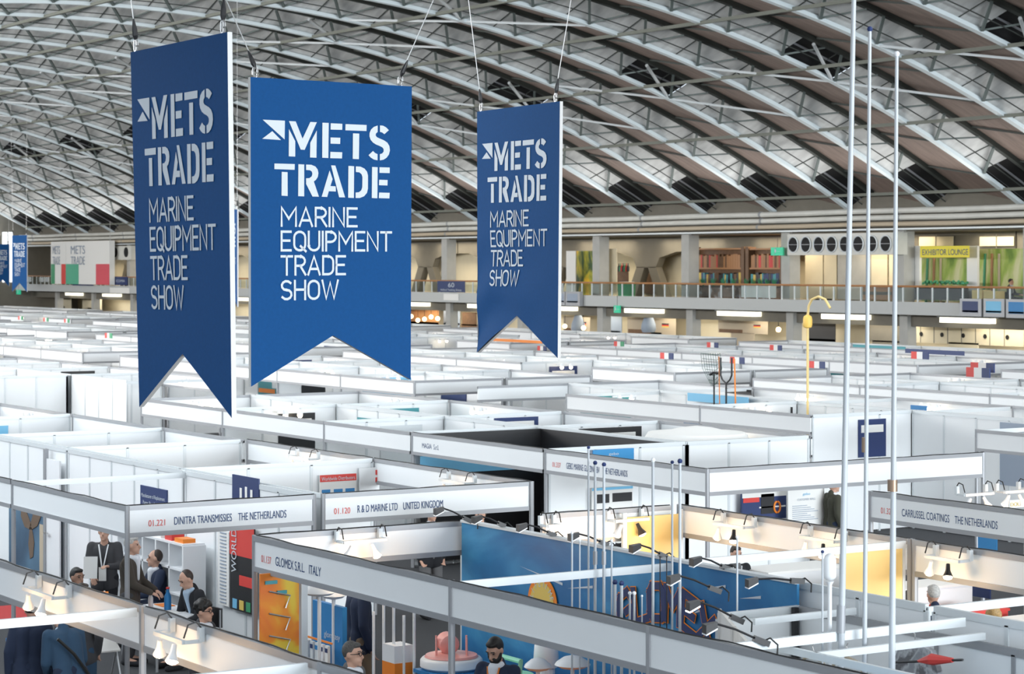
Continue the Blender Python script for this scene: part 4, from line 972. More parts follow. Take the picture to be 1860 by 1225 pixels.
p = hp(1722, 965, 1.25); p.x = 19.2; person('person in black standing in the aisle under the coatings fascia', p, toward(p, -20), 1.78, hair='black', top='black', legs='black', arms=('hold', 'hold'))
p = hp(586, 748, 1.6); person('small distant person in black among striped wall panels left of centre', p, toward(p, 90), 1.75, hair='brown', top='black', legs='black', arms=('hold', 'down'))
p = PX(1835, 536, 65.8); p.z = 3.7; person('seated person in black at a gallery table at the right edge', p, toward(p, 70), 1.7, sit=.5, hair='black', top='black', legs='black', arms=('table', 'table'))
# ------------------------------------------------------------------ things on the walls and in the near booths
def board_x(label, px, py, qx, qy, x, m, name='poster', cat='poster', t=.02, lines=(), body=()):
    a, b = PX(px, py, x), PX(qx, qy, x); y1, y0 = a.y, b.y; z1, z0 = PX((px + qx) / 2, py, x).z, PX((px + qx) / 2, qy, x).z
    o = MB().box(x - t, y0, z0, x, y1, z1).build(name, m, at=(x, (y0 + y1) / 2, (z0 + z1) / 2)); tag(o, label, cat)
    for nm, u0, u1, v0, v1, mm in lines: MB().box(x - t - .006, y1 - (y1 - y0) * u0, z1 - (z1 - z0) * v0, x - t, y1 - (y1 - y0) * u1, z1 - (z1 - z0) * v1).build(nm, mm, o)
    for s, u0, u1, v, h, mm in body: text('printed_lettering', s, (x - t - .008, y1 - (y1 - y0) * u0, z1 - (z1 - z0) * v), (0, -1, 0), UP, h * (z1 - z0), mm, o, (u1 - u0) * (y1 - y0))
    return o
def board_y(label, px, py, qx, qy, y, m, name='poster', cat='poster', t=.02, lines=(), body=()):
    a, b = PY(px, py, y), PY(qx, qy, y); x0, x1 = a.x, b.x; z1, z0 = PY((px + qx) / 2, py, y).z, PY((px + qx) / 2, qy, y).z
    o = MB().box(x0, y - t, z0, x1, y, z1).build(name, m, at=((x0 + x1) / 2, y, (z0 + z1) / 2)); tag(o, label, cat)
    for nm, u0, u1, v0, v1, mm in lines: MB().box(x0 + (x1 - x0) * u0, y - t - .006, z1 - (z1 - z0) * v0, x0 + (x1 - x0) * u1, y - t, z1 - (z1 - z0) * v1).build(nm, mm, o)
    for s, u0, u1, v, h, mm in body: text('printed_lettering', s, (x0 + (x1 - x0) * u0, y - t - .008, z1 - (z1 - z0) * v), (1, 0, 0), UP, h * (z1 - z0), mm, o, (u1 - u0) * (x1 - x0))
    return o
# corner booth at left
o = board_x('large dark blue poster of a ship propeller on the left back wall', 18, 915, 109, 1046, 14.08, ramp_mat('propeller_print', [(.3, (.02, .05, .10)), (.7, (.10, .20, .30))], .8, 3))
yc, zc_ = o.location.y, o.location.z
m = MB()
for k in range(3):
    a = k * PI / 1.5 + .5; m.prism([(.0, -.05), (.25, -.16), (.5, -.1), (.55, .05), (.3, .12), (0, .05)], (14.05, yc + .1, zc_ + .2), (0, math.cos(a), math.sin(a)), (0, -math.sin(a), math.cos(a)), (.006, 0, 0))
m.build('propeller_print', 'bronze', o); MB().prism([(-.12, -.7), (.16, -.6), (.16, .3), (-.12, .3)], (14.045, yc - .5, zc_), (0, 1, 0), UP, (.006, 0, 0)).build('rudder_print', 'tan', o)
board_x('tall red and black poster reading WOR on the back wall beside the cube shelf', 420, 955, 464, 1112, 14.08, 'black', lines=(('red_field', 0, 1, 0, .36, 'rprint'), ('car_print', .4, .95, .58, .70, 'rprint'), ('chip', .12, .3, .87, .98, 'sky'), ('chip', .4, .58, .87, .98, 'gold'), ('chip', .68, .86, .87, .98, 'green')))
o = board_x('narrow white list of grey lines beside the red and black poster', 398, 965, 418, 1100, 14.08, 'paper')
for i in range(22): MB().box(14.05, o.location.y - .1, o.location.z + .55 - i * .05, 14.058, o.location.y + .1, o.location.z + .565 - i * .05).build('text_line', 'gtxt', o)
o = bpy.data.objects.new('x', None)
text('side_lettering', 'WORLD', (14.045, 29.58, 1.2), (0, 0, 1), (0, 1, 0), .16, 'letter', [q for q in COL.objects if q.get('label', '').startswith('tall red and black')][0], .62); bpy.data.objects.remove(o)
sh = thing('cube_shelf', 'white cube shelf with open square compartments behind the seated group', 'shelf', (13.85, 32.0, 0))
y0, y1 = 30.55, 33.0; n = 5
MB().box(14.0, y0, 0, 14.02, y1, 1.5).build('back_board', 'white', sh)
for i in range(n + 1): y = y0 + (y1 - y0) * i / n; MB().box(13.65, y - .02, 0, 14.0, y + .02, 1.5).build('upright', 'white', sh)
for j in range(5): MB().box(13.65, y0, .02 + j * .37, 14.0, y1, .05 + j * .37).build('shelf_board', 'white', sh)
for i, (m_, w) in enumerate((('orange', .3), ('rprint', .25), ('paper', .4), ('navy', .2), ('paper', .3), ('gold', .2))):
    q = MB().box(13.7, y0 + .1 + i * .4, 1.53, 13.9, y0 + .1 + i * .4 + w, 1.53 + .06 + .03 * (i % 3)).build('box', m_, at=(13.8, y0 + .2 + i * .4, 1.55)); tag(q, ['orange box on the right end of the cube shelf top', 'red box second from the right on the cube shelf top', 'low white box right of the middle of the cube shelf top', 'navy box left of the middle of the cube shelf top', 'low white box second from the left on the cube shelf top', 'yellow box at the left end of the cube shelf top'][i], 'box')
tb = thing('table', 'white meeting table in the corner booth between the seated visitors', 'table', (12.95, 29.6, 0))
MB().box(12.55, 29.0, .72, 13.3, 30.3, .75).build('table_top', 'white', tb)
for sx, sy in ((12.6, 29.05), (13.25, 29.05), (12.6, 30.25), (13.25, 30.25)): MB().tube([(sx, sy, 0), (sx, sy, .72)], .02, 8).build('leg', 'alu', tb)
for (dx, dy, r, h, m_, lab, nm) in ((.1, .35, .035, .24, 'paper', 'clear water bottle with a red cap on the white table', 'bottle'), (.25, .1, .05, .30, 'mblue', 'blue-grey jug on the white table', 'jug')):
    t = thing(nm, lab, nm, (12.75 + dx, 29.5 + dy, .75)); p = t.location
    MB().lathe([(r, 0), (r, h * .65), (r * .45, h * .85), (r * .4, h)], p, 14).build('vessel', m_, t, smooth=True); MB().lathe([(r * .5, h), (r * .5, h + .025)], p, 12).build('cap', 'rprint', t)
for (dx, dy, m_, lab) in ((.35, .45, 'orange', 'orange brochure lying on the white table'), (.15, -.2, 'paper', 'white sheet of paper on the white table'), (.0, .1, 'rprint', 'small red brochure on the white table')):
    tag(MB().box(12.7 + dx, 29.45 + dy, .752, 12.9 + dx, 29.75 + dy, .76).build('brochure', m_, at=(12.8 + dx, 29.6 + dy, .755)), lab, 'brochure')
def chair(label, at, face, h=.46):
    c = thing('chair', label, 'chair', at); c.rotation_euler = (0, 0, math.atan2(face[1], face[0]) - PI / 2)
    def k(nm, mb, m_): o = mb.build(nm, m_); o.parent = c
    k('seat', MB().box(-.2, -.2, h - .04, .2, .22, h), 'black'); k('backrest', MB().box(-.19, -.235, h + .15, .19, -.2, h + .42), 'black')
    for sx in (-.18, .18):
        for sy in (-.2, .2): k('leg', MB().tube([(sx, sy, 0), (sx, sy, h + (.4 if sy < 0 else -.04))], .014, 6), 'alu')
for o in [q for q in COL.objects if q.get('category') == 'person' and 'seated' in q['label']]:
    d = Vector((0, 1, 0)); d.rotate(o.rotation_euler); s = 'chair under the ' + o['label'].split('seated ')[1]
    w = s.split()[:14]; chair('black ' + ' '.join(w), o.location, (d.x, d.y), .38)
o = board_x('navy sign about replacement pumps on the wall behind the transmissions fascia', 257, 886, 305, 935, 14.14, 'navy', name='wall_sign', cat='sign', body=(('Manufacturer of Replacement', .06, .94, .42, .14, 'letter'), ('Pumps, Parts & Impellers', .12, .88, .68, .14, 'letter')))
o = board_x('blue poster with white bottles on the pump booth wall', 424, 866, 472, 940, 14.14, 'navy', lines=(('bottle_print', .3, .38, .3, .75, 'paper'), ('bottle_print', .5, .58, .25, .75, 'paper'), ('bottle_print', .7, .78, .3, .75, 'paper')), body=())
o = board_y('white poster with a red WORLDWIDE DISTRIBUTORS heading', 580, 862, 646, 950, 31.9, 'paper', lines=(('heading_band', .0, 1, 0, .14, 'rprint'), ('photo_print', .05, .28, .3, .55, 'mblue'), ('photo_print', .38, .62, .3, .55, 'mblue'), ('photo_print', .70, .95, .3, .55, 'mblue')), body=(('Worldwide Distributors', .04, .96, .115, .075, 'letter'), ('IVIP', .02, .3, .92, .1, 'txtred')))
o = board_y('white wall board with red marks at its right edge near the distributors poster', 652, 850, 688, 895, 31.9, 'panel', lines=(('red_mark', .8, .95, .1, .3, 'rprint'), ('red_mark', .8, .95, .4, .6, 'rprint')))
# glazing booth
tv = board_y('wall screen showing boats and a red lifebuoy in the marine glazing booth', 1345, 891, 1425, 944, 31.9, 'navy', name='wall_screen', cat='screen', t=.05, lines=(('bezel', -.02, 1.02, -.03, 0, 'black'), ('sky_print', 0, 1, .0, .22, 'paper'), ('hull_print', .02, .38, .22, .38, 'rprint'), ('sail_print', .42, .72, .12, .8, 'black'), ('rail_print', .38, .98, .55, .60, 'paper')))
y = tv.location.y - .06; MB().tube([(tv.location.x + .28 + .07 * math.cos(a), y, tv.location.z - .05 + .1 * math.sin(a)) for a in [i * .45 for i in range(15)]], .02, 6).build('lifebuoy_print', 'orange', tv)
o = board_y('white information board with grey lines beside the wall screen', 1430, 887, 1496, 960, 31.6, 'paper', name='information_board', cat='sign', lines=[('text_line', .12, .12 + .1 * (4 + i % 4), .42 + .05 * i, .435 + .05 * i, 'gtxt') for i in range(8)], body=(('gebo', .4, .6, .17, .06, 'sky'), ('CUSTOMER WALL', .25, .75, .3, .05, 'gtxt')))
for lab, a, y in (('blue square sign on the dividing wall of the glazing booth, nearer the black band', (1076, 816, 1150, 842), 31.95), ('blue square sign on the white wall right of the middle masts', (1402, 800, 1462, 838), 33.0)):
    o = board_y(lab, *a, y, 'sky' if False else 'mblue', name='wall_sign', cat='sign', lines=(('ground', .0, 1, .0, 1, mat('sky_sign', (.03, .26, .55), .5)),), body=(('gebo', .38, .62, .42, .2, 'letter'), ('marine glazing', .15, .85, .8, .12, 'letter')))
o = board_y('white poster with photographs of black glazed windows', 1074, 885, 1148, 925, 31.95, 'paper', lines=(('photo_print', .12, .42, .3, .7, 'black'), ('photo_print', .5, .98, .28, .68, 'black'), ('photo_print', 0, 1, 0, .12, 'sky')))
tag(MB().box(21.5, 31.2, 0, 22.6, 31.8, 1.2).build('cabinet', 'paper', at=(22, 31.5, 0)), 'low white cabinet beneath the poster of glazed windows', 'cabinet')
o = board_x('dark teal poster about shackles behind the long middle fascia', 650, 762, 715, 832, 23.7, 'teal', lines=(('shackle_print', .45, .8, .75, .82, 'paper'), ('hook_print', .65, .72, .82, .98, 'paper')), body=(('FORGED SHACKLES', .12, .85, .22, .12, 'letter'),))
sw = MB()
stripes = thing('striped_panel', 'wall of vertical tan, cream and grey stripes left of the shackle poster', 'wall panel', PX(570, 760, 26.2))
a, b = PX(512, 742, 26.2), PX(640, 760, 26.2)
for i in range(16):
    yy = a.y + (b.y - a.y) * i / 16; y2 = a.y + (b.y - a.y) * (i + .97) / 16
    MB().box(26.15, yy, .3, 26.2, y2, 2.2).build('stripe', ('tan', 'cream', 'alu_pale', 'wood', 'paper')[(i * 3) % 5], stripes)
for lab, a, x, m_ in (('teal poster left of the black and blue banded booth', (795, 760, 836, 784), 26.4, 'teal'), ('dark blue poster right of the teal one', (842, 766, 862, 782), 26.4, 'navy'), ('small blue sign reading PURELY above the black band', (913, 755, 934, 767), 33.0, 'mblue'), ('orange and teal sign behind the swallowtail of the middle banner', (470, 706, 526, 717), 33.0, 'teal')):
    board_x(lab, *a, x, m_, name='wall_sign', cat='sign', body=((('FUREZ', .1, .9, .75, .5, 'letter'),) if 'PURELY' in lab else ()), lines=(() if 'orange' not in lab else (('orange_mark', .02, .55, .15, .85, 'orange'),)))
for q in COL.objects:
    if 'PURELY' in q.get('label', ''): q['label'] = 'small blue sign with white capitals beyond the black band'
dm = thing('canopy', 'pale fabric dome canopy rising over the white booths right of the black band', 'canopy', PX(1265, 800, 25.4)); c = PX(1265, 797, 25.4); top = PX(1265, 774, 25.4).z
MB().lathe([(1.0, 2.35), (.9, 2.5), (.6, top - .1), (.3, top - .03), (.04, top)], (c.x, c.y, 0), 24).build('fabric', 'paper', dm, smooth=True)
for k in range(4): MB().tube([(c.x + .95 * math.cos(k * PI / 2), c.y + .95 * math.sin(k * PI / 2), 0), (c.x + .95 * math.cos(k * PI / 2), c.y + .95 * math.sin(k * PI / 2), 2.4)], .03, 6).build('pole', 'alu', dm)
# lower left odds and ends
t = thing('pedestal', 'white pedestal with a coloured boat picture on top at the lower left', 'pedestal', (9.2, 25.4, 0)); c = PZ(70, 1170, .9); t.location = (c.x, c.y, 0)
MB().box(c.x - .3, c.y - .3, 0, c.x + .3, c.y + .3, .95).build('body', 'white', t); MB().box(c.x - .31, c.y - .31, .72, c.x + .31, c.y + .31, .955).build('picture_band', 'mblue', t); MB().box(c.x - .32, c.y - .32, .80, c.x + .1, c.y - .31, .93).build('green_mark', 'green', t)
tag(MB().box(11.6, 34.6, .002, 13.2, 36.0, .012).build('carpet_runner', 'red', at=(12.3, 35.4, 0)), 'red carpet patch on the floor at the bottom left corner', 'carpet')
t = thing('folding_rack', 'folding wire rack with white brochures beside the blue jackets', 'brochure rack', (0, 0, 0)); c = PZ(185, 1190, .5); t.location = (c.x, c.y, 0)
for s in (-1, 1): MB().tube([(c.x + s * .2, c.y - .25, 0), (c.x + s * .2, c.y + .25, 1.1)], .012, 6).tube([(c.x + s * .2, c.y + .25, 0), (c.x + s * .2, c.y - .25, 1.1)], .012, 6).build('cross_leg', 'steel', t)
for z in (.55, .85): MB().hexa([(c.x - .2, c.y - .15, z), (c.x + .2, c.y - .15, z), (c.x + .2, c.y + .1, z + .15), (c.x - .2, c.y + .1, z + .15), (c.x - .2, c.y - .15, z + .02), (c.x + .2, c.y - .15, z + .02), (c.x + .2, c.y + .1, z + .17), (c.x - .2, c.y + .1, z + .17)]).build('brochure_tray', 'paper', t)
for i, (px, m_) in enumerate(((1540, 'tan'), (1478, 'wood'))):
    p = PX(px, 1195, 13.4); t = thing('clothes_hanger', ['wooden clothes hanger hanging in the grey frame between the masts', 'wooden clothes hanger at the left of the grey frame, left of the first mast'][i], 'clothes hanger', p)
    MB().tube([p + Vector((0, .22, -.12)), p + Vector((0, .12, -.02)), p, p + Vector((0, -.12, -.02)), p + Vector((0, -.22, -.12))], .014, 6).build('shoulders', 'tan', t); MB().tube([p, p + UP * .06, p + Vector((0, .02, .1)), p + Vector((0, 0, .13))], .005, 5).build('hook', 'steel', t)
# black / white spotlights on the near fascias: (left end, right end, plane, x or y, out, label)
def near_spots(l, r, x=None, y=None, out=(-1, 0, 0), label='', black=False, n=2, light=14):
    a, b = (PX(*l, x), PX(*r, x)) if x is not None else (PY(*l, y), PY(*r, y)); a.z = b.z = 2.47
    spots(a, b, label, None, black, False, n, light, out=out)
near_spots((70, 1042), (125, 1060), x=8.18, label='twin spotlights at the left on the lower left fascia, glowing over the aisle')
near_spots((312, 1116), (365, 1136), x=8.18, label='twin spotlights on the lower left fascia, right of the cross beam')
near_spots((612, 961), (690, 955), y=23.55, out=(0, -1, 0), label='bright spotlights on the inner face of the antenna booth rear fascia')
near_spots((982, 936), (1006, 934), y=23.66, out=(0, -1, 0), label='small lit spotlights left of the tall masts on the warm back row')
near_spots((1104, 926), (1165, 920), y=23.66, out=(0, -1, 0), label='lit spotlights between the masts and the yellow corner panel', black=True)
near_spots((1314, 930), (1370, 938), x=17.48, label='twin spotlights, one black, on the warm fascia below the wall screen', black=True)
near_spots((1472, 955), (1535, 964), x=17.48, label='twin spotlights, one black, on the warm fascia left of the first mast', black=True)
near_spots((1700, 988), (1762, 998), x=17.48, label='twin spotlights, one black, on the warm fascia right of the masts', black=True)
near_spots((1738, 882), (1790, 878), y=23.7, out=(0, -1, 0), label='pair of lit spotlights on the white wall above the coatings fascia', light=10)
near_spots((1810, 868), (1850, 866), y=23.7, out=(0, -1, 0), label='pair of lit spotlights at the right edge above the coatings fascia', light=10)
near_spots((540, 815), (578, 818), x=17.48, label='twin spotlights glowing below the long middle fascia left of the distributors poster', light=10)
near_spots((815, 853), (862, 858), x=17.5, label='twin spotlights behind the marine pumps fascia right of the distributors poster', light=8)
# yellow floating marker pole, nets and hooks standing on the second row
def pole(label, name, pts, r, m_, cat): 
    f = Vector((pts[0].x, pts[0].y, 0)); t = thing(name, label, cat, f); MB().tube([f] + pts, r, 8).build('pole', m_, t, smooth=True); return t
q = lambda px, py: PX(px, py, 32.6)
t = pole('tall yellow marker pole with a yellow float and a curved top', 'marker_pole', [q(1467, 750), q(1467, 600), q(1467, 575), q(1469, 556), q(1475, 544), q(1487, 539), q(1499, 544), q(1508, 560)], .028, 'yellow', 'marker pole')
c = q(1467, 585); MB().lathe([(.03, -.14), (.09, -.12), (.105, -.06), (.105, .06), (.09, .12), (.03, .16)], c, 14).build('float', mat('yellow_float', (.85, .55, .12), .5), t, smooth=True)
pole('dark fork-shaped boat hook pole with two prongs', 'boat_hook', [q(1319, 730), q(1319, 696)], .022, 'black', 'boat hook')
t = [o for o in COL.objects if o.get('category') == 'boat hook'][-1]
MB().tube([q(1309, 650), q(1309, 682), q(1312, 690), q(1319, 697), q(1326, 690), q(1329, 682), q(1329, 650)], .022, 6).build('fork', 'black', t)
pole('orange pole standing right of the fork-shaped boat hook', 'marker_pole', [q(1336, 735), q(1334, 652)], .018, 'orange', 'marker pole')
pole('thin orange pole left of the fork-shaped boat hook', 'marker_pole', [q(1307, 735), q(1306, 648)], .012, 'orange', 'marker pole')
t = pole('dark green landing net on a dark pole', 'landing_net', [q(1297, 735), q(1297, 678)], .02, 'black', 'landing net')
m = MB(); nt_ = [(1273, 642), (1308, 642), (1306, 690), (1300, 705), (1292, 703), (1284, 690)]
for i in range(9):
    u = i / 8; a = q(1273 + 35 * u, 642); b = q(1290 + 13 * u, 702 - 10 * abs(u - .5)); mid = (a + b) / 2 + (b - a).cross(Vector((0, 0, 1))).normalized() * .0 + Vector((0, .12 * (1 - 2 * u), 0)); m.tube([a, mid, b], .006, 4)
for j in range(7):
    v = j / 6; a = q(1273 + 17 * v, 642 + 58 * v); b = q(1308 - 5 * v, 642 + 52 * v); m.tube([a, (a + b) / 2 + Vector((.2 * (1 - v), 0, -.05)), b], .006, 4)
m.build('net', mat('dark_green_net', (.02, .08, .06), .8), t); MB().tube([q(1290, 681), q(1297, 677), q(1303, 679)], .03, 6).build('bracket', 'black', t)
# small national flags standing on fascias
for i, (px, py, x, lab) in enumerate(((1485, 663, 38.9, 'small red white and blue flag panel right of the yellow marker pole'), (1212, 647, 38.9, 'small red white and blue flag panel below the right gallery columns'), (1340, 655, 38.9, 'small red white and blue flag panel right of the net poles'), (1410, 632, 48.2, 'small red white and blue flag panel far off above the marker pole foot'), (1778, 677, 30.3, 'small red white and blue flag panel at right, lower of two close together'), (1786, 668, 30.6, 'small red white and blue flag panel at right, upper of two close together'), (1672, 646, 38.9, 'small red white and blue flag panel right of the third mast'), (1295, 627, 48.2, 'small faint red white and blue flag panel beyond the nets'), (985, 633, 48.2, 'small red white and blue flag panel under the rightmost large banner'))):
    c = PX(px, py, x); r_ = thing('flag_panel', lab, 'flag', c); s = .62
    for k, m_ in enumerate(('rprint', 'paper', 'navy')): MB().box(c.x - .03, c.y + s / 2 - s * (k + 1) / 3, c.z - .09, c.x, c.y + s / 2 - s * k / 3, c.z + .09).build('stripe', m_, r_)
for i, (px, py, x, lab) in enumerate(((198, 610, 30.3, 'nearest small green white and red flag panel at left'), (122, 583, 38.9, 'small green white and red flag panel, second of the row at left'), (84, 581, 38.9, 'small green white and red flag panel, first of the row at left'), (38, 578, 38.9, 'small green white and red flag panel near the left edge'), (1125, 625, 48.2, 'small green white and red flag panel below the gallery exit sign'))):
    c = PX(px, py, x); r_ = thing('flag_panel', lab, 'flag', c); s = .62
    for k, m_ in enumerate(('rprint', 'paper', 'green')): MB().box(c.x - .03, c.y + s / 2 - s * (k + 1) / 3, c.z - .09, c.x, c.y + s / 2 - s * k / 3, c.z + .09).build('stripe', m_, r_)
for lab, a, x, m_ in (('light blue glowing booth wall under the nets', (1250, 718, 1360, 733), 32.9, 'sky'), ('black booth wall band right of the nets', (1318, 707, 1365, 716), 35.8, 'black'), ('dark banner with red print left of the marker pole', (1395, 738, 1440, 752), 32.9, 'black'), ('blue banner behind the masts at right', (1655, 737, 1684, 745), 34, 'mblue'), ('orange fascia band under the rightmost large banner', (890, 617, 985, 622), 48.0, 'orange'), ('long black and teal booth band far off at right', (1550, 628, 1645, 633), 48.0, 'teal'), ('long navy booth band far off at right', (1645, 636, 1752, 644), 42, 'navy'), ('orange booth band beyond the leftmost large banner', (222, 682, 250, 688), 30, 'orange')):
    board_x(lab, *a, x, m_, name='wall_panel_band', cat='wall panel')

# white furniture and coloured panels under the right-hand fascias
def cab(label, px, py, z, w, d, m='white', name='cabinet', cat='cabinet', top=None):
    p = PZ(px, py, z); o = MB().box(p.x - w / 2, p.y - d / 2, 0, p.x + w / 2, p.y + d / 2, z).build(name, m, at=(p.x, p.y, 0)); tag(o, label, cat)
    MB().box(p.x - w / 2 - .02, p.y - d / 2 - .02, z - .03, p.x + w / 2 + .02, p.y + d / 2 + .02, z + .005).build('cabinet_top', top or 'paper', o)
cab('white cabinet in front of the person with the red collar', 1665, 1062, 1.0, 1.6, .6)
cab('white counter left of the first mast behind the blue printed wall', 1440, 1030, 1.0, 1.5, .7)
cab('white low table at the far right below the cross beam', 1850, 1130, .75, 1.0, .8)
cab('red covered counter beside the blonde person', 1765, 1105, .8, .8, .6, 'rprint', top='rprint')
cab('blue counter with stacked leaflets at the right edge beyond the glazing fascia', 1800, 862, .95, 1.6, .7, 'mblue')
board_x('blue wall panel behind the person in black at right', 1778, 975, 1812, 1006, 23.7, 'mblue', name='wall_panel_band', cat='wall panel')
board_x('navy wall panel right of the blonde person', 1760, 1060, 1800, 1085, 20.9 + 2.7, 'navy', name='wall_panel_band', cat='wall panel')
board_x('dark wall panel with white shelves left of the glazing booth', 940, 855, 978, 930, 23.68, 'black', name='wall_panel_band', cat='wall panel', lines=(('shelf_goods', .1, .9, .1, .22, 'paper'), ('shelf_goods', .1, .9, .4, .55, 'paper'), ('shelf_goods', .1, .9, .72, .85, 'rprint')))
board_y('yellow lettered panel at the right edge above the coatings fascia', 1832, 908, 1866, 922, 26.9, 'paper', name='wall_panel_band', cat='wall panel', body=(('DOUBLE', .05, .95, .8, .5, 'gold'),))

# folded things in the open frames at the lower right corner
p = PX(1700, 1200, 13.2); t = thing('umbrella', 'red and black folded umbrella lying in the open frame at the lower right', 'umbrella', p)
MB().tube([p + Vector((0, .22, -.04)), p + Vector((0, .05, 0)), p + Vector((0, -.2, .03))], [.01, .05, .02], 8).build('cover', 'rprint', t); MB().tube([p + Vector((0, .5, -.09)), p + Vector((0, -.32, .05))], .012, 6).build('shaft', 'black', t)
p = PX(1662, 1190, 13.6); t = thing('garment', 'grey patterned garment hanging in the open frame at the lower right', 'garment', p)
MB().prism([(-.28, -.1), (-.2, .06), (-.05, .1), (.05, .1), (.2, .06), (.28, -.1), (.2, -.8), (-.2, -.8)], p, (0, 1, 0), UP, (.06, 0, 0)).build('cloth', ramp_mat('grey_pattern', [(.4, (.12, .12, .13)), (.5, (.45, .46, .48)), (.6, (.25, .26, .28))], 7, 3), t)
MB().tube([p + UP * .1, p + UP * .18, p + Vector((0, .03, .2))], .006, 5).build('hook', 'steel', t)
# ------------------------------------------------------------------ gallery furnishings
GXF = WALLX
def gx(px, py, x): return PX(px, py, x)
# fan duct with round nozzles
a, b = gx(1430, 420, WALLX + .1), gx(1622, 450, WALLX + .1)
du = thing('nozzle_duct', 'long pale air duct with a row of round dark nozzles under the eave at right', 'air duct', (WALLX + .1, (a.y + b.y) / 2, 6.4))
MB().box(WALLX + .1, b.y, 6.02, WALLX + .9, a.y, 6.95).build('casing', 'duct', du)
for i in range(8):
    y = a.y - (a.y - b.y) * (i + .5) / 8
    n = MB().lathe([(.35, 0), (.37, .05), (.33, .06), (.3, .0)], (WALLX + .1, y, 6.48), 20, (-1, 0, 0)).build('nozzle_rim', 'alu_pale', du, smooth=True)
    MB().lathe([(.33, 0), (.33, .02)], (WALLX + .09, y, 6.48), 20, (-1, 0, 0)).build('nozzle_hole', 'dark', n); MB().box(WALLX + .05, y - .29, 6.47, WALLX + .06, y + .29, 6.49).build('nozzle_bar', 'alu', n)
c = thing('nozzle_duct', 'second nozzled air duct behind the white flag cube at left', 'air duct', (WALLX + .1, 133, 6.4)); a = gx(200, 448, WALLX); b = gx(236, 465, WALLX)
MB().box(WALLX + .1, b.y, 5.95, WALLX + .9, a.y + 2, 6.95).build('casing', 'duct', c)
for i in range(3): MB().lathe([(.36, 0), (.36, .03)], (WALLX + .09, b.y + .9 + i * 2.0, 6.5), 20, (-1, 0, 0)).build('nozzle_hole', 'dark', c)
def gboard(label, px, py, qx, qy, dx, m, name='poster', cat='poster', **k): return board_x(label, px, py, qx, qy, WALLX + dx, m, name, cat, **k)
def exit_sign(label, px, py, w, dx):
    c = gx(px, py, WALLX + dx); r = thing('exit_sign', label, 'exit sign', c)
    MB().box(c.x, c.y - w / 2, c.z - .18, c.x + .08, c.y + w / 2, c.z + .18).build('lit_face', mat('lit_green', (.02, .45, .25), .5, emit=(.03, .5, .28), es=.25), r)
    m = MB(); y = c.y; m.box(c.x - .01, y + .05, c.z - .05, c.x, y + .15, c.z + .08); m.ball((c.x - .005, y + .1, c.z + .11), .035); m.bar((c.x - .005, y + .1, c.z - .04), (c.x - .005, y + .22, c.z - .13), .04, .01); m.bar((c.x - .005, y - .25, c.z), (c.x - .005, y - .02, c.z), .05, .01)
    m.build('running_figure', 'letter', r); MB().tube([(c.x + .04, c.y, c.z + .18), (c.x + .04, c.y, c.z + .7)], .01, 5).build('hanger', 'black', r)
exit_sign('green exit sign under the gallery eave at the left end of the nozzled duct', 1411, 457, .85, .3)
exit_sign('green exit sign hanging below the balcony fascia', 1120, 562, .5, -.3)
exit_sign('green exit sign at far left under the small distant banner', 33, 531, .9, -.3)
# bookshelves
for i, (x0, x1, lab) in enumerate(((1258, 1350, 'left brown bookcase on the gallery with orange and dark book rows'), (1358, 1421, 'right brown bookcase on the gallery with orange and dark book rows'))):
    a, b = gx(x0, 453, WALLX + 2.2), gx(x1, 453, WALLX + 2.2); s = thing('bookcase', lab, 'bookcase', (WALLX + 2.4, (a.y + b.y) / 2, 3.7)); X = WALLX + 2.2
    top = a.z
    MB().box(X + .35, b.y, 3.7, X + .4, a.y, top).build('back_panel', 'shelfwood', s)
    for y in (a.y, b.y): MB().box(X - .05, y - .12, 3.7, X + .4, y + .12, top + .1).build('side_post', mat('bookcase_wood', (.17, .095, .05), .6), s)
    for z in (3.75, 4.62, 5.42, top): MB().box(X, b.y, z - .04, X + .4, a.y, z + .04).build('shelf_board', 'wood', s)
    for r, (z, ms, hh) in enumerate(((4.66, ('navy', 'gold', 'black', 'teal', 'shelfwood', 'black'), .55), (5.46, ('wood', 'shelfwood', 'rprint', 'wood', 'wood', 'shelfwood'), .62))):
        y = b.y + .15; k = 0
        while y < a.y - .25:
            w = rnd.uniform(.10, .2); h = hh * rnd.uniform(.85, 1.05)
            q = MB().box(X + .05, y, z, X + .3, y + w - .01, z + h).build('book', ms[rnd.randrange(6)], at=(X + .2, y, z))
            tag(q, 'thick book in the %s row of the %s gallery bookcase' % (('lower', 'upper')[r], ('left', 'right')[i]), 'book', 'books in the %s row, %s bookcase' % (('lower', 'upper')[r], ('left', 'right')[i])); y += w; k += 1
    for k in range(5):
        y = b.y + (a.y - b.y) * (k + .5) / 5; q = MB()
        for j in range(9): an = j * .7; q.tube([(X - .25, y, 4.55), (X - .25 + .12 * math.cos(an), y + .15 * math.sin(an), 4.85 + .05 * (j % 3))], .02, 4)
        tag(q.build('potted_plant', 'green', at=(X - .25, y, 4.5)), 'small green plant in front of the %s gallery bookcase' % ('left', 'right')[i], 'plant', 'plants before the %s bookcase' % ('left', 'right')[i])
    ct_ = MB().box(X - .5, b.y, 3.7, X - .1, a.y, 4.52).build('counter', ramp_mat('patterned_counter', [(.35, (.10, .06, .04)), (.55, (.25, .15, .09)), (.62, (.5, .48, .5))], 2, 3), at=(X, (a.y + b.y) / 2, 3.7)); tag(ct_, 'patterned brown counter in front of the %s gallery bookcase' % ('left', 'right')[i], 'counter')
gboard('white panel leaning inside the balcony railing below the bookcases', 1347, 517, 1410, 541, .3, 'paper', 'panel', 'panel')
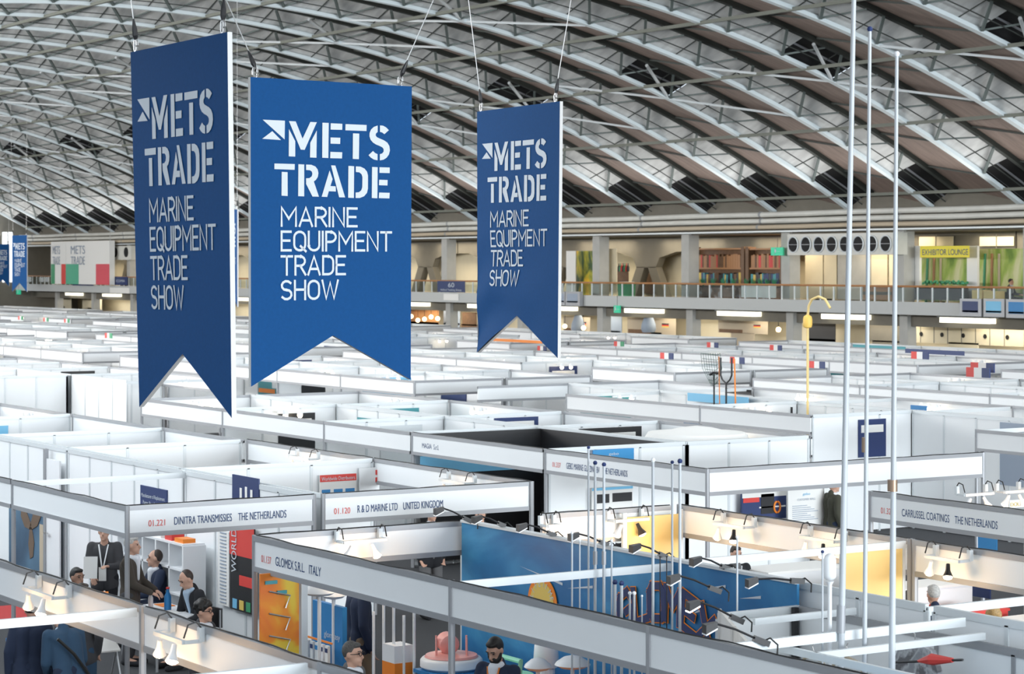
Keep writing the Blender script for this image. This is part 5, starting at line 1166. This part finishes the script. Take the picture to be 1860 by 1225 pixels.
gboard('yellow flower mural between the gallery columns at left', 1048, 456, 1083, 536, 2.4, ramp_mat('flower_print', [(.4, (.02, .07, .02)), (.52, (.35, .35, .03)), (.62, (.80, .50, .03))], 1.1, 4, .5, (1, 1, .6), 1), 'mural', 'mural')
gboard('pale rounded pillar left of the yellow flower mural', 1029, 456, 1046, 530, 1.8, 'paper', 'pillar', 'pillar')
gboard('pale pillar at the left of the gallery bar', 1107, 452, 1121, 532, 1.6, 'cream', 'pillar', 'pillar')
p = gx(1138, 532, WALLX + .8); t = thing('waste_bin', 'green round bin with white lid on the gallery', 'bin', (p.x, p.y, 3.7)); MB().lathe([(.40, 0), (.46, .95)], (p.x, p.y, 3.7), 18).build('drum', 'green', t, smooth=True); MB().lathe([(.5, .95), (.5, 1.0), (.35, 1.05)], (p.x, p.y, 3.7), 18).build('lid', 'paper', t)
gboard('dark bar cabinet on the gallery behind the green bin', 1122, 492, 1142, 530, 2.6, 'shelfwood', 'bar_cabinet', 'cabinet')
gboard('brown bar counter under the splayed concrete frame', 1160, 494, 1203, 534, 4.9, 'shelfwood', 'bar_counter', 'counter')
for i in range(7):
    c = gx(1124 + i * 2.8, 492, WALLX + 2.5); tag(MB().lathe([(.07, 0), (.07, .22), (.025, .32), (.025, .42)], c - UP * .04, 8).build('bottle', ('black', 'green', 'rprint')[i % 3], at=c), 'dark bottle on the gallery bar cabinet', 'bottle', 'bottles on the gallery bar')
# doors and panels in the bay of the nozzled duct
for i, (x0, x1, m_, lab) in enumerate(((1464, 1496, 'cream', 'left leaf of the cream double door behind the railing'), (1498, 1521, 'cream', 'right leaf of the cream double door behind the railing'), (1584, 1613, 'cream', 'left leaf of the second cream double door, behind the masts'), (1616, 1637, 'cream', 'right leaf of the second cream double door, behind the masts'))):
    o = gboard(lab, x0, 459, x1, 543, 3.9, m_, 'door_leaf', 'door', t=.05); MB().box(WALLX + 3.82, o.location.y - .3, o.location.z + 1.1, WALLX + 3.85, o.location.y + .3, o.location.z + 1.3).build('lit_panel', 'strip', o)
gboard('grey wall panel between the two cream double doors', 1522, 455, 1582, 545, 3.85, 'concrete', 'panel', 'wall panel')
gboard('red brown bench behind the railing at the masts', 1580, 522, 1633, 545, 1.6, 'wood', 'bench', 'bench', t=.4, lines=(('gap', 0, 1, .35, .6, 'cdark'),))
# exhibitor lounge
ls = gboard('yellow sign reading EXHIBITOR LOUNGE on the gallery', 1672, 447, 1761, 468, .9, mat('lounge_yellow', (.80, .68, .05), .6), 'lounge_sign', 'sign', body=(('EXHIBITOR LOUNGE', .05, .98, .78, .5, 'txt'),))
MURAL = ramp_mat('bamboo_print', [(.36, (.10, .22, .03)), (.48, (.35, .48, .10)), (.58, (.60, .62, .32)), (.8, (.72, .70, .52))], .9, 4, .6, (1, 1.3, .35), .7)
for lab, x0, x1, y0, y1 in (('green bamboo mural under the yellow lounge sign', 1674, 1759, 469, 548), ('green bamboo mural at the right edge of the gallery', 1780, 1866, 452, 550)):
    o = gboard(lab, x0, y0, x1, y1, 2.4, MURAL, 'mural', 'mural')
    for k in range(3): MB().tube([(WALLX + 2.36, o.location.y + 1.1 - k * .45, o.location.z - 1), (WALLX + 2.36, o.location.y + 1.0 - k * .4, o.location.z + .9)], .06, 6).build('bamboo_stem', ('green', 'wood', 'tan')[k], o)
gboard('pale pillar left of the lounge sign', 1657, 447, 1674, 545, 1.5, 'paper', 'pillar', 'pillar', t=.12)
gboard('pale pillar between the two bamboo murals', 1760, 447, 1779, 546, 1.5, 'paper', 'pillar', 'pillar', t=.12)
pl = gboard('dark planter hedge row with yellow flowers before the lounge mural', 1674, 523, 1759, 545, 1.0, 'black', 'planter', 'planter', t=.4)
q = MB()
for i in range(60): q.ball((WALLX + .8 + rnd.random() * .3, pl.location.y - 1.3 + 2.6 * rnd.random(), pl.location.z + .42 + .1 * rnd.random()), .06, n=6)
q.build('flowers', 'green', pl)
for i, (x0, x1, y0) in enumerate(((1782, 1800, 527), (1803, 1825, 529))): gboard(('yellow lounge chair at the left of the right-hand mural', 'yellow lounge chair in front of the right-hand mural')[i], x0, y0, x1, 546, 1.2, 'yellow', 'lounge_chair', 'chair', t=.5)
for i, x in enumerate((1670, 1780)):
    o = gboard(('cream hexagon panel above the lounge sign', 'cream hexagon panel above the right-hand mural')[i], x, 430, x + 62, 447, 3.9, 'cream', 'hexagon_panel', 'wall panel'); MB().box(WALLX + 3.86, o.location.y - .02, o.location.z - .3, WALLX + 3.87, o.location.y + .02, o.location.z + .3).build('joint', 'cdark', o)
# screens on the balcony fascia
for x0, x1, y0, y1, m_, lab in ((1750, 1789, 543, 575, 'navy', 'grey cased screen with dark blue picture on the balcony fascia'), (1793, 1831, 543, 576, 'sky', 'grey cased screen with light blue picture on the balcony fascia'), (1834, 1872, 544, 578, 'mblue', 'grey cased screen with blue picture at the right edge of the balcony fascia'), (1033, 1059, 530, 556, 'gtxt', 'grey cased screen at the left end of the bare balcony fascia'), (1019, 1032, 530, 555, 'gtxt', 'grey cased screen beside the rightmost large banner')):
    o = gboard(lab, x0, y0, x1, y1, -.15, 'alu', 'display_screen', 'screen', t=.2, lines=(('picture', .12, .85, .14, .78, m_), ('white_strip', .12, .85, .66, .76, 'paper')))
# blue signs on the railing
o = gboard('navy sign with white emblem on the balcony railing left of the rightmost banner', 795, 511, 845, 531, -.12, 'navy', 'railing_sign', 'sign', body=(('60', .40, .62, .55, .4, 'letter'), ('Holland Yachting Group', .12, .88, .88, .18, 'letter'))); MB().box(WALLX - .14, o.location.y - .8, o.location.z - .75, WALLX - .12, o.location.y + .8, o.location.z - .4).build('white_strip', 'paper', o)
gboard('navy sign reading 01.700 under the white flag cube', 132, 502, 170, 519, -.16, 'navy', 'railing_sign', 'sign', body=(('01.700', .12, .88, .68, .42, 'letter'),))
o = gboard('navy sign with a white emblem right of the white flag cube', 203, 503, 232, 518, -.12, 'navy', 'railing_sign', 'sign', body=(('ICOMIA', .3, .85, .65, .3, 'letter'),)); MB().box(WALLX - .14, o.location.y - 1.8, o.location.z - .9, WALLX - .12, o.location.y + 1.8, o.location.z - .5).build('white_strip', 'paper', o)
# white cube with flag colours
a, b = gx(120, 440, WALLX - .6), gx(199, 517, WALLX - .6); zt, zb = gx(160, 438, WALLX - .6).z, gx(160, 517, WALLX - .6).z; zm = zt + (zb - zt) * .53
cu = thing('hanging_cube', 'big white hanging cube with green and red flag stripes at far left', 'hanging sign', (WALLX - .3, (a.y + b.y) / 2, (zt + zb) / 2)); L = a.y - b.y
MB().box(WALLX - .6, b.y, zb, WALLX - .2, a.y, zt).build('face_panel', 'paper', cu); [MB().tube([(WALLX - .4, q, zt), (WALLX - .4, q, zc(WALLX - .4))], .02, 5).build('suspension_cable', 'steel', cu) for q in (b.y + .4, a.y + 1.5)]
MB().box(WALLX - .6, a.y + .05, zb, WALLX - .2, a.y + L * .37, zt).build('side_panel', 'paper', cu)
x = WALLX - .62
MB().box(x, a.y - L * .3, zb, x + .01, a.y, zm).build('green_field', mat('flag_green', (.10, .42, .27), .6), cu); MB().box(x, b.y, zb, x + .01, b.y + L * .30, zm).build('red_field', mat('flag_red', (.68, .10, .13), .6), cu)
MB().box(x, a.y + L * .27, zb, x + .01, a.y + L * .36, zm).build('green_field', 'green', cu); MB().box(x, a.y + .06, zb, x + .01, a.y + L * .11, zm).build('red_field', 'rprint', cu)
text('cube_lettering', 'METS', (x - .01, a.y - L * .12, zt - .95), (0, -1, 0), UP, .62, 'gtxt', cu, L * .33); text('cube_lettering', 'TRADE', (x - .01, a.y - L * .12, zt - 1.75), (0, -1, 0), UP, .62, 'gtxt', cu, L * .33)
text('cube_lettering', 'METS', (x - .01, a.y + L * .32, zt - .95), (0, -1, 0), UP, .62, 'gtxt', cu, L * .18); text('cube_lettering', 'TRADE', (x - .01, a.y + L * .32, zt - 1.75), (0, -1, 0), UP, .62, 'gtxt', cu, L * .18)
# arcade under the gallery
gl = MB()
o = gboard('warm wooden bar front with round lamps under the gallery', 735, 561, 797, 590, 3.0, 'wood', 'wooden_bar', 'bar')
MB().box(WALLX + 2.98, o.location.y - 2, 0, WALLX + 3.0, o.location.y + 2, o.location.z - .3).build('lower_panel', 'wood', o)
for i, (px, py) in enumerate(((747, 575), (759, 582), (771, 580), (783, 576), (795, 579))):
    c = gx(px, py, WALLX + 2.6); gb_ = tag(MB().ball(c, .13, n=10).build('globe_lamp', mat('lit_globe', (1, .8, .5), .5, emit=(1, .72, .35), es=6) if i == 0 else bpy.data.materials['lit_globe'], at=c), 'round glowing lamp before the wooden bar front under the gallery', 'lamp', 'globe lamps of the wooden bar'); MB().tube([c, (c.x, c.y, 3.5)], .012, 5).build('cord', 'black', gb_)
for i, (px, py) in enumerate(((1026, 593), (1060, 596), (1414, 599))):
    c = gx(px, py, WALLX + 1.8); gb_ = tag(MB().ball(c, .12, n=10).build('globe_lamp', bpy.data.materials['lit_globe'], at=c), ['round lit lamp right of the rightmost large banner, under the screens', 'round lit lamp second to the right of the rightmost large banner', 'round lit lamp beside the square column left of the marker pole'][i], 'lamp'); MB().tube([c, (c.x, c.y, 3.5)], .012, 5).build('cord', 'black', gb_)
for i, (x0, x1, y0, y1, m_, lab) in enumerate(((806, 836, 565, 590, 'gtxt', 'grey photograph panel under the gallery right of the wooden bar'), (840, 866, 568, 592, 'shelfwood', 'dark red-brown panel under the gallery by the rightmost banner'), (1024, 1072, 576, 605, 'tan', 'tan stand wall with a cone shape under the screens'), (1140, 1228, 578, 608, 'tan', 'tan stand wall with shelves under the balcony'), (1305, 1395, 582, 606, 'tan', 'tan stand wall left of the marker pole under the balcony'), (1470, 1518, 588, 620, 'black', 'dark glazed door under the balcony behind the masts'), (1648, 1860, 594, 626, 'cream', 'row of cream angular panels under the balcony at right'), (92, 130, 540, 560, 'cream', 'cream panel under the balcony at far left'), (150, 185, 543, 562, 'cream', 'cream panel under the balcony beside the dark door at left'), (1088, 1130, 575, 606, 'gtxt', 'grey panel under the balcony left of the tan stand'), (1580, 1640, 592, 622, 'cdark', 'brown panel under the balcony behind the masts'))):
    ls_ = [('flag', .72, .86, .3, .38, 'black'), ('flag', .72, .86, .38, .46, 'rprint'), ('flag', .72, .86, .46, .54, 'gold'), ('shelf_row', .02, .5, .72, .98, 'shelfwood')] if m_ == 'tan' else [('panel_joint', .12 * k, .12 * k + .006, 0, 1, 'cdark') for k in range(1, 8)] if 'row of' in lab else ()
    o = gboard(lab, x0, y0, x1, y1, 3.6, m_, 'stand_panel', 'wall panel', lines=ls_)
    MB().box(WALLX + 3.58, o.location.y - .9, 0, WALLX + 3.6, o.location.y + .9, o.location.z - .3).build('lower_panel', m_, o)
    if 'row of' in lab:
        for k in range(5): MB().lathe([(.1, 0), (.1, .02)], (WALLX + 3.57, o.location.y + (k - 2) * 1.3, o.location.z), 10, (-1, 0, 0)).build('port_hole', 'dark', o)
for i, px in enumerate((1050, 1178)):
    c = gx(px, 595, WALLX + 2.2); t = thing('tent_cone', ('grey pointed cone lantern under the screens', 'grey pointed cone lantern under the balcony, second from the banner')[i], 'lantern', c); MB().lathe([(.02, 1.0), (.15, .7), (.36, .15), (.38, -.1), (.3, -.25)], c, 14).build('cone', 'gtxt', t, smooth=True); MB().tube([c + UP * 1, c + UP * 1.3], .01, 5).build('cord', 'black', t)
q = gboard('dark wall panel under the balcony at the far left', 5, 530, 66, 556, 3.2, 'black', 'stand_panel', 'wall panel')
# tall pale windows of the end wall, far left
for i in range(3):
    w = MB().box(60 + i * 1.5, 175.9, 4.2, 60.8 + i * 1.5, 176.0, 8.2).build('window_%d' % (i + 1), mat('lit_window', (1, 1, 1), .5, emit=(.9, .95, 1), es=1.2) if i == 0 else bpy.data.materials['lit_window']); struct(w); MB().box(60.37 + i * 1.5, 175.85, 4.2, 60.43 + i * 1.5, 175.9, 8.2).build('window_frame', 'cdark', w)
